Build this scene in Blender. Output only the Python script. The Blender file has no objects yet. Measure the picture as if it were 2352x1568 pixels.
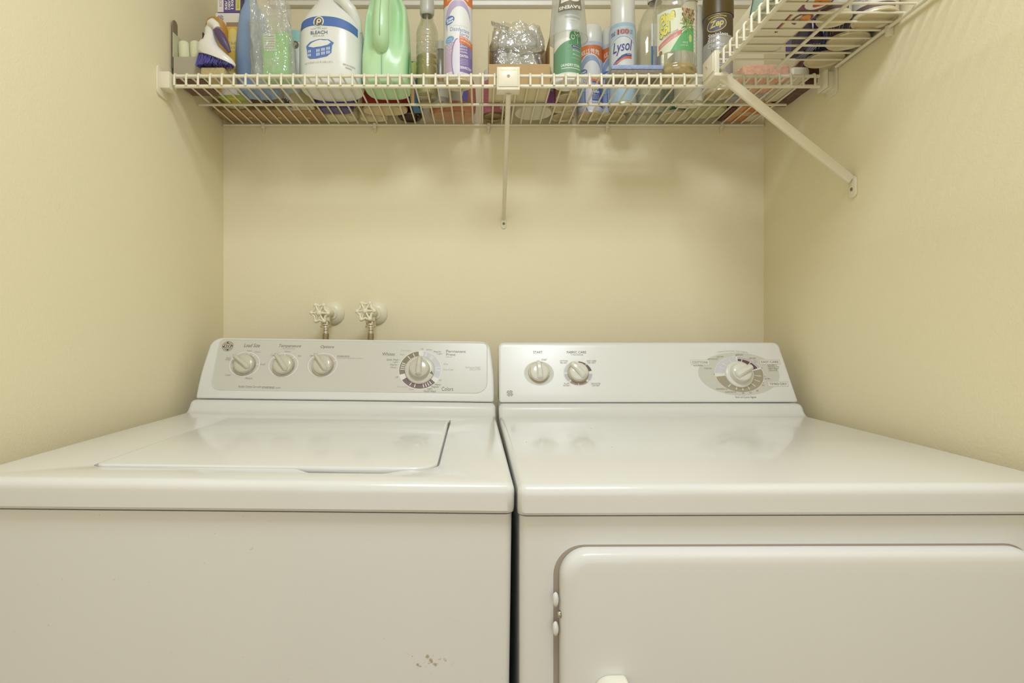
import bpy, bmesh, math, random
from mathutils import Vector, Matrix, noise
random.seed(7)
PI = math.pi
S = bpy.context.scene
C = S.collection

# ---------------------------------------------------------------- camera
F, CX, CY = 1352.0, 1105.0, 765.0          # focal length and principal point on a 2352x1568 frame
CAMZ = 1.105
cd = bpy.data.cameras.new('camera'); cam = bpy.data.objects.new('camera', cd); C.objects.link(cam)
cam.location = (0, 0, CAMZ); cam.rotation_euler = (PI/2, 0, 0)
cd.sensor_width = 36; cd.lens = F/2352*36
cd.shift_x = (1176-CX)/2352; cd.shift_y = -(784-CY)/2352
cd.clip_start = 0.02; cd.clip_end = 50
S.camera = cam

# ---------------------------------------------------------------- light and exposure
w = bpy.data.worlds.new('world'); S.world = w; w.use_nodes = True
bg = w.node_tree.nodes['Background']
bg.inputs[0].default_value = (0.83, 0.89, 1.0, 1); bg.inputs[1].default_value = 1.72
def area(name, loc, size, power, col, rot=(0, 0, 0)):
    d = bpy.data.lights.new(name, 'AREA'); d.shape = 'RECTANGLE'; d.size, d.size_y = size
    d.energy = power; d.color = col
    o = bpy.data.objects.new(name, d); o.location = loc; o.rotation_euler = rot; C.objects.link(o)
    return o
area('ceiling_light', (0.11, 0.22, 2.40), (0.44, 0.44), 20.0, (0.82, 0.90, 1.0))
S.view_settings.view_transform = 'Standard'; S.view_settings.look = 'None'
S.view_settings.gamma = 1; S.view_settings.use_curve_mapping = False
S.view_settings.exposure = -0.25

# ---------------------------------------------------------------- materials
def lin(c):
    return tuple(((v/255)/12.92 if v/255 <= .04045 else ((v/255+.055)/1.055)**2.4) for v in c) + (1,)
MATS = {}
def mat(name, col, rough=.5, metal=0, var=.04, scale=30, bump=0, bscale=200, coat=0, spec=.5):
    if name in MATS: return MATS[name]
    m = bpy.data.materials.new(name); m.use_nodes = True; MATS[name] = m
    nt = m.node_tree; b = nt.nodes['Principled BSDF']
    c = lin(col) if max(col) > 1 else tuple(col)+(1,)
    tc = nt.nodes.new('ShaderNodeTexCoord')
    n = nt.nodes.new('ShaderNodeTexNoise'); n.inputs['Scale'].default_value = scale; n.inputs['Detail'].default_value = 3
    nt.links.new(tc.outputs['Object'], n.inputs['Vector'])
    mx = nt.nodes.new('ShaderNodeMix'); mx.data_type = 'RGBA'
    mx.inputs['A'].default_value = tuple(v*(1-var) for v in c[:3])+(1,)
    mx.inputs['B'].default_value = tuple(min(1, v*(1+var)) for v in c[:3])+(1,)
    nt.links.new(n.outputs['Fac'], mx.inputs['Factor']); nt.links.new(mx.outputs['Result'], b.inputs['Base Color'])
    b.inputs['Roughness'].default_value = rough; b.inputs['Metallic'].default_value = metal
    b.inputs['Coat Weight'].default_value = coat; b.inputs['Specular IOR Level'].default_value = spec
    if bump:
        n2 = nt.nodes.new('ShaderNodeTexNoise'); n2.inputs['Scale'].default_value = bscale; n2.inputs['Detail'].default_value = 4
        nt.links.new(tc.outputs['Object'], n2.inputs['Vector'])
        bp = nt.nodes.new('ShaderNodeBump'); bp.inputs['Strength'].default_value = bump; bp.inputs['Distance'].default_value = .002
        nt.links.new(n2.outputs['Fac'], bp.inputs['Height']); nt.links.new(bp.outputs['Normal'], b.inputs['Normal'])
    return m
def clear(name, col=(.95, .96, .95), gloss=.12, rough=.08, milky=0.0, mcol=(.9, .9, .88), wrinkle=0):
    """thin clear plastic: see-through, with reflections and a little milkiness"""
    if name in MATS: return MATS[name]
    m = bpy.data.materials.new(name); m.use_nodes = True; MATS[name] = m
    nt = m.node_tree; nt.nodes.clear(); N = nt.nodes.new; L = nt.links.new
    out = N('ShaderNodeOutputMaterial'); tr = N('ShaderNodeBsdfTransparent'); tr.inputs[0].default_value = (*col, 1)
    gl = N('ShaderNodeBsdfGlossy'); gl.inputs['Roughness'].default_value = rough
    df = N('ShaderNodeBsdfTranslucent'); df.inputs[0].default_value = (*mcol, 1)
    d2 = N('ShaderNodeBsdfDiffuse'); d2.inputs[0].default_value = (*mcol, 1)
    md = N('ShaderNodeMixShader'); md.inputs[0].default_value = .6; L(df.outputs[0], md.inputs[1]); L(d2.outputs[0], md.inputs[2])
    m1 = N('ShaderNodeMixShader'); L(tr.outputs[0], m1.inputs[1]); L(md.outputs[0], m1.inputs[2])
    tc = N('ShaderNodeTexCoord'); n = N('ShaderNodeTexNoise'); n.inputs['Scale'].default_value = 25
    L(tc.outputs['Object'], n.inputs['Vector'])
    mr = N('ShaderNodeMapRange'); mr.inputs['To Min'].default_value = milky*.7; mr.inputs['To Max'].default_value = min(1, milky*1.3)
    L(n.outputs['Fac'], mr.inputs['Value']); L(mr.outputs[0], m1.inputs[0])
    lw = N('ShaderNodeLayerWeight'); lw.inputs['Blend'].default_value = .35
    mr2 = N('ShaderNodeMapRange'); mr2.inputs['To Min'].default_value = gloss*.5; mr2.inputs['To Max'].default_value = min(.9, gloss*4)
    L(lw.outputs['Facing'], mr2.inputs['Value'])
    m2 = N('ShaderNodeMixShader'); L(mr2.outputs[0], m2.inputs[0]); L(m1.outputs[0], m2.inputs[1]); L(gl.outputs[0], m2.inputs[2])
    if wrinkle:
        n2 = N('ShaderNodeTexNoise'); n2.inputs['Scale'].default_value = 40; n2.inputs['Distortion'].default_value = 1.5
        L(tc.outputs['Object'], n2.inputs['Vector'])
        bp = N('ShaderNodeBump'); bp.inputs['Strength'].default_value = wrinkle; bp.inputs['Distance'].default_value = .01
        L(n2.outputs['Fac'], bp.inputs['Height']); L(bp.outputs['Normal'], gl.inputs['Normal'])
    L(m2.outputs[0], out.inputs[0])
    return m

def wall_mat(name, col):
    m = mat(name, col, rough=.62, var=.02, scale=2.5, bump=.25, bscale=260, spec=.25)
    return m
WALL = wall_mat('wall_paint', (242, 231, 197))
ENAMEL = mat('white_enamel', (226, 225, 220), rough=.18, var=.012, scale=6, coat=.3)
PLASTIC = mat('white_plastic', (229, 228, 222), rough=.28, var=.012, scale=10)
VINYL = mat('vinyl_coating', (236, 229, 205), rough=.35, var=.03, scale=18)
BRK = mat('bracket_paint', (234, 226, 200), rough=.4, var=.03, scale=20)
def ink(rgb, rough=.5): return mat('ink_%d_%d_%d' % tuple(rgb), tuple(v*.88+222*.12 for v in rgb), rough=rough, var=.03, scale=50)

# ---------------------------------------------------------------- mesh helpers
def finish(name, bm, mats, parent=None, smooth=40, loc=None):
    me = bpy.data.meshes.new(name)
    bmesh.ops.recalc_face_normals(bm, faces=bm.faces[:]) if smooth is not None else None
    bm.to_mesh(me); bm.free()
    if not isinstance(mats, (list, tuple)): mats = [mats]
    for m in mats: me.materials.append(m)
    if smooth:
        for p in me.polygons: p.use_smooth = True
        try: me.set_sharp_from_angle(angle=math.radians(smooth))
        except Exception: pass
    o = bpy.data.objects.new(name, me); C.objects.link(o)
    if parent: o.parent = parent
    if loc: o.location = loc
    return o
def root(name, label, cat, loc, group=None, rot=(0, 0, 0)):
    o = bpy.data.objects.new(name, None); C.objects.link(o); o.location = loc; o.rotation_euler = rot
    o.empty_display_size = .02
    return tag(o, label, cat, group)
def tag(o, label, cat, group=None):
    o['label'] = label; o['category'] = cat
    if group: o['group'] = group
    return o
def struct(o): o['kind'] = 'structure'; return o
def box(bm, x0, x1, y0, y1, z0, z1, mi=0, bev=0, seg=2):
    r = bmesh.ops.create_cube(bm, size=1)
    for v in r['verts']:
        v.co = Vector((x0 if v.co.x < 0 else x1, y0 if v.co.y < 0 else y1, z0 if v.co.z < 0 else z1))
    fs = set(f for v in r['verts'] for f in v.link_faces)
    for f in fs: f.material_index = mi
    if bev:
        es = list(set(e for v in r['verts'] for e in v.link_edges))
        res = bmesh.ops.bevel(bm, geom=es, offset=bev, segments=seg, profile=.5, affect='EDGES')
        for f in res['faces']: f.material_index = mi
    return bm
def tube(bm, pts, r, seg=8, mi=0, cap=True):
    pts = [Vector(p) for p in pts]
    rs = r if isinstance(r, (list, tuple)) else [r]*len(pts)
    rings = []; up = None
    for i, p in enumerate(pts):
        t = (pts[min(i+1, len(pts)-1)] - pts[max(i-1, 0)]).normalized()
        if up is None:
            up = Vector((0, 0, 1)) if abs(t.z) < .9 else Vector((1, 0, 0))
        a = t.cross(up).normalized(); b = a.cross(t).normalized(); up = b
        rings.append([bm.verts.new(p + (a*math.cos(k*2*PI/seg) + b*math.sin(k*2*PI/seg))*rs[i]) for k in range(seg)])
    for i in range(len(rings)-1):
        for k in range(seg):
            f = bm.faces.new((rings[i][k], rings[i][(k+1) % seg], rings[i+1][(k+1) % seg], rings[i+1][k])); f.material_index = mi
    if cap:
        for rg in (rings[0], rings[-1]):
            f = bm.faces.new(rg); f.material_index = mi
def lathe(bm, prof, seg=40, mi=0, sx=1, sy=1, power=2, mis=None, cx=0, cy=0, shift=None):
    """prof: (r, z) list; sx, sy scale the section; power>2 squares it off; shift(z)->(dx,dy)"""
    rings = []
    for r, z in prof:
        if r < 1e-6:
            dx, dy = shift(z) if shift else (0, 0)
            rings.append([bm.verts.new((cx+dx, cy+dy, z))]); continue
        ring = []
        dx, dy = shift(z) if shift else (0, 0)
        for k in range(seg):
            a = k*2*PI/seg; ca, sa = math.cos(a), math.sin(a)
            e = 2/power
            ring.append(bm.verts.new((cx+dx+r*sx*math.copysign(abs(ca)**e, ca), cy+dy+r*sy*math.copysign(abs(sa)**e, sa), z)))
        rings.append(ring)
    for i in range(len(rings)-1):
        A, B = rings[i], rings[i+1]; m_ = mis[i] if mis else mi
        if len(A) == 1 and len(B) == 1: continue
        for k in range(seg):
            if len(A) == 1: f = bm.faces.new((A[0], B[(k+1) % seg], B[k]))
            elif len(B) == 1: f = bm.faces.new((A[k], A[(k+1) % seg], B[0]))
            else: f = bm.faces.new((A[k], A[(k+1) % seg], B[(k+1) % seg], B[k]))
            f.material_index = m_
    return bm
def extrude_poly(bm, pts, d, mi=0):
    """pts: list of Vectors (planar loop); d: extrusion vector; returns all faces"""
    a = [bm.verts.new(p) for p in pts]; b = [bm.verts.new(Vector(p)+Vector(d)) for p in pts]
    fs = [bm.faces.new(a), bm.faces.new(b[::-1])]
    n = len(a)
    for i in range(n): fs.append(bm.faces.new((a[i], b[i], b[(i+1) % n], a[(i+1) % n])))
    for f in fs: f.material_index = mi
    return fs
def bevel_sharp(bm, off, seg=3, ang=50):
    bmesh.ops.recalc_face_normals(bm, faces=bm.faces[:])
    es = [e for e in bm.edges if len(e.link_faces) == 2 and e.calc_face_angle(0) > math.radians(ang)]
    bmesh.ops.bevel(bm, geom=es, offset=off, segments=seg, profile=.5, affect='EDGES', clamp_overlap=False)
def rrect(w, h, r, n=8, cx=0, cy=0):
    """rounded rectangle, r = one radius or (bl, br, tr, tl)"""
    rs = r if isinstance(r, (list, tuple)) else (r,)*4
    out = []
    for (sx, sy, a0, q) in ((-1, -1, PI, rs[0]), (1, -1, 1.5*PI, rs[1]), (1, 1, 0, rs[2]), (-1, 1, .5*PI, rs[3])):
        ox, oy = cx+sx*(w/2-q), cy+sy*(h/2-q)
        for i in range(n+1):
            a = a0+i*PI/2/n
            out.append((ox+q*math.cos(a), oy+q*math.sin(a)))
    return out
def boolean(o, cutter_bm, bevel=0):
    me = bpy.data.meshes.new('cut'); bmesh.ops.recalc_face_normals(cutter_bm, faces=cutter_bm.faces[:]); cutter_bm.to_mesh(me); cutter_bm.free()
    c = bpy.data.objects.new('cut', me); C.objects.link(c)
    par = o.parent; o.parent = None; mw = o.matrix_basis.copy(); o.matrix_basis = Matrix()
    m = o.modifiers.new('b', 'BOOLEAN'); m.operation = 'DIFFERENCE'; m.object = c; m.solver = 'EXACT'
    if bevel:
        b = o.modifiers.new('v', 'BEVEL'); b.width = bevel; b.segments = 3; b.limit_method = 'ANGLE'; b.angle_limit = math.radians(50)
    bpy.context.view_layer.update()
    dg = bpy.context.evaluated_depsgraph_get()
    nm = bpy.data.meshes.new_from_object(o.evaluated_get(dg))
    o.modifiers.clear(); old = o.data; o.data = nm; nm.name = old.name
    bpy.data.objects.remove(c); o.parent = par; o.matrix_basis = mw
    for p in nm.polygons: p.use_smooth = True
    nm.set_sharp_from_angle(angle=math.radians(40))
    return o

# ---------------------------------------------------------------- decals (printing on surfaces)
_tc = {}
def text_mesh(s, bold=0, shear=0):
    k = (s, bold, shear)
    if k in _tc: return _tc[k]
    cu = bpy.data.curves.new('t', 'FONT'); cu.body = s; cu.size = 1; cu.offset = bold; cu.shear = shear
    cu.resolution_u = 3; cu.align_x = 'LEFT'
    o = bpy.data.objects.new('t', cu); C.objects.link(o)
    bpy.context.view_layer.update()
    me = o.evaluated_get(bpy.context.evaluated_depsgraph_get()).to_mesh()
    vs = [(v.co.x, v.co.y) for v in me.vertices]; fs = [tuple(p.vertices) for p in me.polygons]
    o.evaluated_get(bpy.context.evaluated_depsgraph_get()).to_mesh_clear()
    bpy.data.objects.remove(o); bpy.data.curves.remove(cu)
    _tc[k] = (vs, fs); return _tc[k]
class Decal:
    """flat printing gathered into one mesh; every shape has its own ink and layer"""
    def __init__(s): s.items = []; s.mats = []; s.layer = 0; s.ky = 1
    def _m(s, m):
        if isinstance(m, tuple): m = ink(m)
        if m not in s.mats: s.mats.append(m)
        return s.mats.index(m)
    def poly(s, pts, m, lay=None):
        s.items.append(([tuple(p) for p in pts], [tuple(range(len(pts)))], s._m(m), s.layer if lay is None else lay)); return s
    def rect(s, x0, y0, x1, y1, m, lay=None): return s.poly([(x0, y0), (x1, y0), (x1, y1), (x0, y1)], m, lay)
    def ell(s, cx, cy, rx, ry, m, lay=None, n=32, rot=0):
        c, q = math.cos(rot), math.sin(rot)
        return s.poly([(cx+rx*math.cos(a*2*PI/n)*c-ry*math.sin(a*2*PI/n)*q, cy+rx*math.cos(a*2*PI/n)*q+ry*math.sin(a*2*PI/n)*c) for a in range(n)], m, lay)
    def arc(s, cx, cy, r0, r1, a0, a1, m, lay=None, ky=None, n=None):
        ky = ky or s.ky
        n = n or max(2, int(abs(a1-a0)/6)); vs = []; fs = []
        for i in range(n+1):
            a = math.radians(a0+(a1-a0)*i/n)
            vs += [(cx+r0*math.cos(a), cy+r0*ky*math.sin(a)), (cx+r1*math.cos(a), cy+r1*ky*math.sin(a))]
            if i: fs.append((2*i-2, 2*i-1, 2*i+1, 2*i))
        s.items.append((vs, fs, s._m(m), s.layer if lay is None else lay)); return s
    def line(s, pts, wd, m, lay=None):
        for (a, b) in zip(pts, pts[1:]):
            a, b = Vector(a), Vector(b); d = (b-a)
            if d.length < 1e-7: continue
            d.normalize(); n = Vector((-d.y, d.x))*wd/2; e = d*wd*.3
            s.poly([a-e-n, b+e-n, b+e+n, a-e+n], m, lay)
        return s
    def text(s, t, cx, cy, wd, h, m, lay=None, bold=0, shear=0, rot=0, bend=0):
        vs, fs = text_mesh(t, bold, shear)
        if not vs: return s
        xs = [v[0] for v in vs]; ys = [v[1] for v in vs]
        X0, X1, Y0, Y1 = min(xs), max(xs), min(ys), max(ys)
        kx = wd/(X1-X0) if wd else h/(Y1-Y0); ky = h/(Y1-Y0) if h else kx
        c, q = math.cos(rot), math.sin(rot); out = []
        for x, y in vs:
            u = (x-(X0+X1)/2)*kx; v = (y-(Y0+Y1)/2)*ky + bend*u*u
            out.append((cx+u*c-v*q, cy+u*q+v*c))
        s.items.append((out, fs, s._m(m), s.layer if lay is None else lay)); return s
    def build(s, name, parent, fmap, step=None, base=.00012, gap=.00006):
        bm = bmesh.new()
        lays = bm.verts.layers.float.new('lay')
        for vs, fs, mi, lay in s.items:
            bv = [bm.verts.new((x, y, 0)) for x, y in vs]
            for v in bv: v[lays] = lay
            for f in fs:
                try: g = bm.faces.new([bv[i] for i in f]); g.material_index = mi
                except ValueError: pass
        if step:
            xs = [v.co.x for v in bm.verts]; x = math.floor(min(xs)/step)*step
            while x < max(xs):
                bmesh.ops.bisect_plane(bm, geom=bm.verts[:]+bm.edges[:]+bm.faces[:], plane_co=(x, 0, 0), plane_no=(1, 0, 0), dist=1e-7); x += step
        # orient towards the viewer
        bmesh.ops.triangulate(bm, faces=[f for f in bm.faces if len(f.verts) > 4])
        for f in bm.faces:
            f.normal_update()
            if f.normal.z < 0: f.normal_flip()
        for v in bm.verts: v.co = fmap(v.co.x, v.co.y, base+gap*v[lays])
        return finish(name, bm, s.mats, parent, smooth=None)
def cyl_map(r, cx=0, cy=0, turn=0, sy=1):
    return lambda u, v, h: Vector((cx+(r+h)*math.sin(u/r+turn), cy-(r*sy+h)*math.cos(u/r+turn), v))
def flat_map(y, tilt=0):
    return lambda u, v, h: Vector((u, y-h, v))

# four-petal script monogram in a ring
def monogram(D, cx, cy, r, dark, light=None, lay=2):
    if light: D.ell(cx, cy, r*1.05, r*1.05, dark, lay)
    c_ = light or dark; L = lay+1; ky = D.ky; D.ky = 1
    for k in range(4):                    # broken ring with swirled ends
        a0 = 18+90*k; D.arc(cx, cy, r*.84, r*.97, a0, a0+66, c_, L, n=10)
        b = math.radians(a0+66); D.ell(cx+r*.82*math.cos(b), cy+r*.82*math.sin(b), r*.10, r*.10, c_, L, n=8)
    for k in range(4):                    # four rounded petals with inner curls
        a = PI/4+k*PI/2; ox, oy = cx+r*.40*math.cos(a), cy+r*.40*math.sin(a); g = math.degrees(a)
        D.arc(ox, oy, r*.20, r*.33, g-150, g+120, c_, L, n=14)
        D.ell(ox-r*.04*math.cos(a), oy-r*.04*math.sin(a), r*.09, r*.09, c_, L, n=8)
    D.ell(cx, cy, r*.13, r*.13, c_, L, n=10); D.ky = ky

# ================================================================ ROOM
XL, XR, YB, YF, ZC = -.688, .755, 1.572, -1.7, 2.44
def slab(name, x0, x1, y0, y1, z0, z1, m):
    bm = bmesh.new(); box(bm, x0, x1, y0, y1, z0, z1); return struct(finish(name, bm, m, smooth=None))
slab('wall_left', XL-.1, XL, YF, YB+.1, -.0, ZC, WALL)
slab('wall_right', XR, XR+.1, YF, YB+.1, -.0, ZC, WALL)
slab('wall_back', XL, XR, YB, YB+.1, -.0, ZC, WALL)
slab('ceiling', XL-.1, XR+.1, YF, YB+.1, ZC, ZC+.08, mat('ceiling_paint', (240, 232, 212), rough=.8))
def floor_mat():
    m = mat('floor_vinyl', (190, 170, 138), rough=.4, var=.12, scale=6); return m
slab('floor', XL-.1, XR+.1, YF-.0, YB+.1, -.08, 0, floor_mat())
slab('floor_light_block', -4, 4.2, -8, YF, -.08, 0, floor_mat())  # unseen floor added far out, keeps world light from below off the machine fronts
TRIM = mat('trim_paint', (240, 236, 222), rough=.3, var=.02)
# white moulded board on the back wall above the shelf
bm = bmesh.new()
prof = [(0, 1.972), (-.006, 1.972), (-.012, 1.975), (-.013, 1.985), (-.016, 1.988), (-.018, 1.994), (-.018, 2.06), (0, 2.06)]
extrude_poly(bm, [Vector((-.56, YB+y, z)) for y, z in prof], (XR-.002+.56, 0, 0))
struct(finish('trim_1', bm, TRIM, smooth=30))
for nm, x0, x1, y0, y1 in (('baseboard_back', XL+.012, XR-.012, YB-.012, YB), ('baseboard_left', XL, XL+.012, YF, YB-.012), ('baseboard_right', XR-.012, XR, YF, YB-.012)):
    slab(nm, x0, x1, y0, y1, 0, .09, TRIM)

# ================================================================ WASHER AND DRYER
MW, MD, ZT = .683, .70, .921            # machine width, depth, height of the flat top
CB = (.627, .952); CT = (.682, 1.078)   # console face: (y, z) at its foot and its top
cu = Vector((0, CT[0]-CB[0], CT[1]-CB[1])).normalized(); cn = Vector((0, -cu.z, cu.y))
CL = math.hypot(CT[0]-CB[0], CT[1]-CB[1])
def console_map(u, v, h): return Vector((u, CB[0], CB[1])) + cu*v + cn*h
def make_pix(rt, co, ux, uy, n):
    """pixel of the photograph -> (u, v) on a plane of the machine"""
    M = Matrix.LocRotScale(rt.location, rt.rotation_euler, None).inverted()
    o = M @ Vector((0, 0, CAMZ))
    def f(px, py):
        d = (M.to_3x3() @ Vector(((px-CX)/F, 1, (CY-py)/F)))
        t = (co-o).dot(n)/d.dot(n); p = o+d*t-co
        return p.dot(ux), p.dot(uy)
    return f
def cap_mesh(side_r=.010):
    """top panel with a front rim, a flat top and a sweep up to the console"""
    P = [(.004, .884), (.0, .888)]
    P += [(.0, .905), (.0, ZT-.012)]
    for i in range(1, 6):
        a = i*PI/2/5; P.append((.012-.012*math.cos(a), ZT-.012+.012*math.sin(a)))
    P += [(.30, ZT+.0005), (.575, ZT)]
    for i in range(1, 7):                # concave sweep then convex shoulder
        a = i*math.radians(62)/6; P.append((.575+.030*math.sin(a), ZT+.030*(1-math.cos(a))))
    x1, z1 = P[-1]
    for i in range(1, 6):
        a = math.radians(62)*(1-i/5); r = .016
        P.append((x1+r*(math.sin(math.radians(62))-math.sin(a)), z1+r*(math.cos(a)-math.cos(math.radians(62)))))
    zz = P[-1][1]
    P += [(MD, zz), (MD, .884)]
    bm = bmesh.new()
    extrude_poly(bm, [Vector((-MW/2, y, z)) for y, z in P], (MW, 0, 0))
    bmesh.ops.recalc_face_normals(bm, faces=bm.faces[:])
    es = [e for e in bm.edges if len(e.link_faces) == 2 and e.calc_face_angle(0) > math.radians(60) and abs(abs(e.verts[0].co.x)-MW/2) < 1e-5 and abs(abs(e.verts[1].co.x)-MW/2) < 1e-5
          and abs(e.verts[0].co.x-e.verts[1].co.x) < 1e-5 and max(e.verts[0].co.z, e.verts[1].co.z) > .886 and min(e.verts[0].co.y, e.verts[1].co.y) < MD-.01]
    bmesh.ops.bevel(bm, geom=es, offset=side_r, segments=4, profile=.5, affect='EDGES', clamp_overlap=False)
    return bm
def machine(name, label, cx, yaw, roll, console_pts, lift=0):
    rt = root(name, label, 'washing machine' if name == 'washing_machine' else 'clothes dryer', (cx, .710, lift), rot=(0, roll, yaw))
    cap = finish('top_panel', cap_mesh(), ENAMEL, rt, smooth=35)
    bm = bmesh.new()
    outline = rrect(MW-.005, MD-.012, .010, 5, 0, (MD)/2+.002)
    extrude_poly(bm, [Vector((x, y, .025)) for x, y in outline], (0, 0, .8565))
    body = finish('cabinet', bm, ENAMEL, rt, smooth=35)
    bm = bmesh.new()
    for sx in (-1, 1):
        for y in (.06, MD-.06):
            b2 = bmesh.new(); lathe(b2, [(0, -lift), (.018, -lift), (.018, .012), (.008, .014), (.008, .03), (0, .03)], 16)
            bmesh.ops.translate(b2, verts=b2.verts[:], vec=(sx*.29, y, 0)); finish('levelling_foot', b2, mat('black_rubber', (40, 38, 36), rough=.7), rt)
    bm.free()
    # console
    bm = bmesh.new()
    depth = Vector((0, .10, 0))
    fs = extrude_poly(bm, [console_map(u, v, 0) for u, v in console_pts], depth)
    for v in bm.verts:                     # the back stands upright
        if v.co.y > CB[0]+.085: v.co.y = CB[0]+.095
    bevel_sharp(bm, .0055, 4, 40)
    con = finish('console', bm, PLASTIC, rt, smooth=35)
    return rt, cap, body, con
def knob(parent, u, v, r, ang, h=.016, blade=1.25, m=PLASTIC, ring=None, skirt=None, mark=(60, 50, 40), bw=.30):
    """turning knob on the console face; ang = direction of its grip blade in degrees"""
    k = bpy.data.objects.new('knob', None)
    bm = bmesh.new()
    prof = [(r*1.02, .0), (r*1.02, .002), (r*.98, .004), (r*.96, h*.62), (r*.93, h*.75), (r*.84, h*.86), (r*.6, h*.93), (r*.3, h*.96), (0, h*.965)]
    lathe(bm, prof, 36)
    # grip blade, tapered and rounded, reaching past the edge
    L0, L1 = -r*.86, r*blade; b2 = bmesh.new(); n = 14; rings = []
    for i in range(n+1):
        t = i/n; x = L0+(L1-L0)*t
        hw = r*bw*(math.sin(PI*min(1, max(.0, t))*.5)**.0)*(1-.30*t)*(1 if 0 < i < n else .35)
        top = h*(.95+.48*math.sin(PI*(.12+.70*t))) if 0 < i < n else h*(.98 if i == 0 else 1.0)
        lo = h*.35 if x < r*.8 else h*(.35+.55*min(1, (x-r*.8)/(L1-r*.8)))
        sec = [b2.verts.new((x, -hw, lo)), b2.verts.new((x, -hw*.9, top*.85)), b2.verts.new((x, -hw*.45, top)), b2.verts.new((x, hw*.45, top)), b2.verts.new((x, hw*.9, top*.85)), b2.verts.new((x, hw, lo))]
        rings.append(sec)
    for i in range(n):
        for q in range(6): b2.faces.new((rings[i][q], rings[i][(q+1) % 6], rings[i+1][(q+1) % 6], rings[i+1][q]))
    b2.faces.new(rings[0]); b2.faces.new(rings[-1])
    me = bpy.data.meshes.new('x'); bmesh.ops.recalc_face_normals(b2, faces=b2.faces[:]); b2.to_mesh(me); b2.free(); bm.from_mesh(me)
    mats = [m]
    if mark:
        mats.append(ink(mark)); z = h*1.06
        t0 = len(bm.faces); box(bm, L1-r*.20, L1-r*.04, -r*.03, r*.03, h*.9, h*1.17, 1)
    rotm = Matrix.Rotation(math.radians(ang), 4, 'Z'); bmesh.ops.transform(bm, matrix=rotm, verts=bm.verts[:])
    def place(b, z0=0):
        for vv in b.verts: vv.co = console_map(u+vv.co.x, v+vv.co.y, z0+vv.co.z)
    z0 = 0
    if skirt:
        sr, sh, sm = skirt; b3 = bmesh.new(); lathe(b3, [(0, 0), (sr, 0), (sr, sh*.5), (sr*.97, sh*.8), (sr*.9, sh), (r*.9, sh*1.05), (0, sh*1.05)], 44)
        place(b3); finish('dial_skirt', b3, sm, parent); z0 = sh
    place(bm, z0); o = finish('knob', bm, mats, parent, smooth=35)
    if ring:
        b3 = bmesh.new(); lathe(b3, [(r*1.0, .0), (r*1.09, .0), (r*1.09, .0025), (r*1.05, .004), (r*1.0, .004)], 40); place(b3, z0); finish('chrome_ring', b3, ring, parent)
    bpy.data.objects.remove(k)
    return o
CHROME = mat('chrome', (205, 198, 185), rough=.16, metal=1, var=.03)

# ---- washer
def console_outline(wb, wt, h, rb, rtop, bulge=0, left=True, n=8):
    """trapezoid with round top corners and slightly bowed sides"""
    pts = []
    bx, tx = wb/2, wt/2
    def side(sgn):
        q = []
        m = 6
        for i in range(m+1):
            t = i/m; v = -.0062+t*(h-rtop+.0062)
            q.append((sgn*(bx+(tx-bx)*t + bulge*math.sin(PI*t)), v))
        return q
    R = side(1); ang0 = 0
    ox, oy = R[-1][0]-rtop, h-rtop
    pts += R
    for i in range(1, n+1):
        a = i*PI/2/n; pts.append((ox+rtop*math.cos(a), oy+rtop*math.sin(a)))
    Lp = side(-1); ox = Lp[-1][0]+rtop
    for i in range(n):
        a = PI/2+i*PI/2/n; pts.append((ox+rtop*math.cos(a), oy+rtop*math.sin(a)))
    pts += Lp[::-1]
    return pts
WC = console_outline(.676, .662, CL+.006, 0, .026, .003)
wrt, wcap, wbody, wcon = machine('washing_machine', 'white top-loading washing machine with lid and four dials, left of the dryer', -.3130, math.radians(.8), math.radians(.8), WC, lift=.006)
# lid recess with a finger scoop
bm = bmesh.new()
def lid_outline(g):
    x0, x1, y0, y1, r = -.213-g, .242+g, .068-g, .495+g, .035
    pts = []
    for (ox, oy, a0) in ((x0+r*.5, y0+r*.5, PI), (x1-r, y0+r, 1.5*PI), (x1-r*.3, y1-r*.3, 0), (x0+r*.3, y1-r*.3, .5*PI)):
        rr = r*.5 if a0 == PI else (r if a0 == 1.5*PI else r*.3)
        for i in range(9):
            a = a0+i*PI/16; pts.append((ox+rr*math.cos(a), oy+rr*math.sin(a)))
    return pts
extrude_poly(bm, [Vector((x, y, ZT-.009)) for x, y in lid_outline(.0022)], (0, 0, .03))
boolean(wcap, bm)
bm = bmesh.new()   # finger scoop in front of the lid
sc = []
for i in range(25):
    t = i/24; x = .055+.150*t; e = min(1, t/.18, (1-t)/.22); e = e*e*(3-2*e)
    sc.append((x, .0662-.020*e))
sc += [(.205, .09), (.055, .09)]
fs = extrude_poly(bm, [Vector((x, y, ZT-.0085)) for x, y in sc], (0, 0, .03))
for v in bm.verts:
    if v.co.z > ZT and v.co.y < .085: v.co.y -= .006
boolean(wcap, bm, .0022)
bm = bmesh.new()
extrude_poly(bm, [Vector((x, y, ZT-.0078)) for x, y in lid_outline(-.0006)], (0, 0, .0105))
bevel_sharp(bm, .0042, 4, 60)
lid = finish('lid', bm, ENAMEL, wrt, smooth=35)
bm = bmesh.new(); box(bm, .2425, .2445, .46, .492, ZT-.006, ZT+.0035, 0, .0005)
finish('hinge', bm, mat('hinge_grey', (130, 122, 108), rough=.4, metal=.6), lid)
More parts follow.
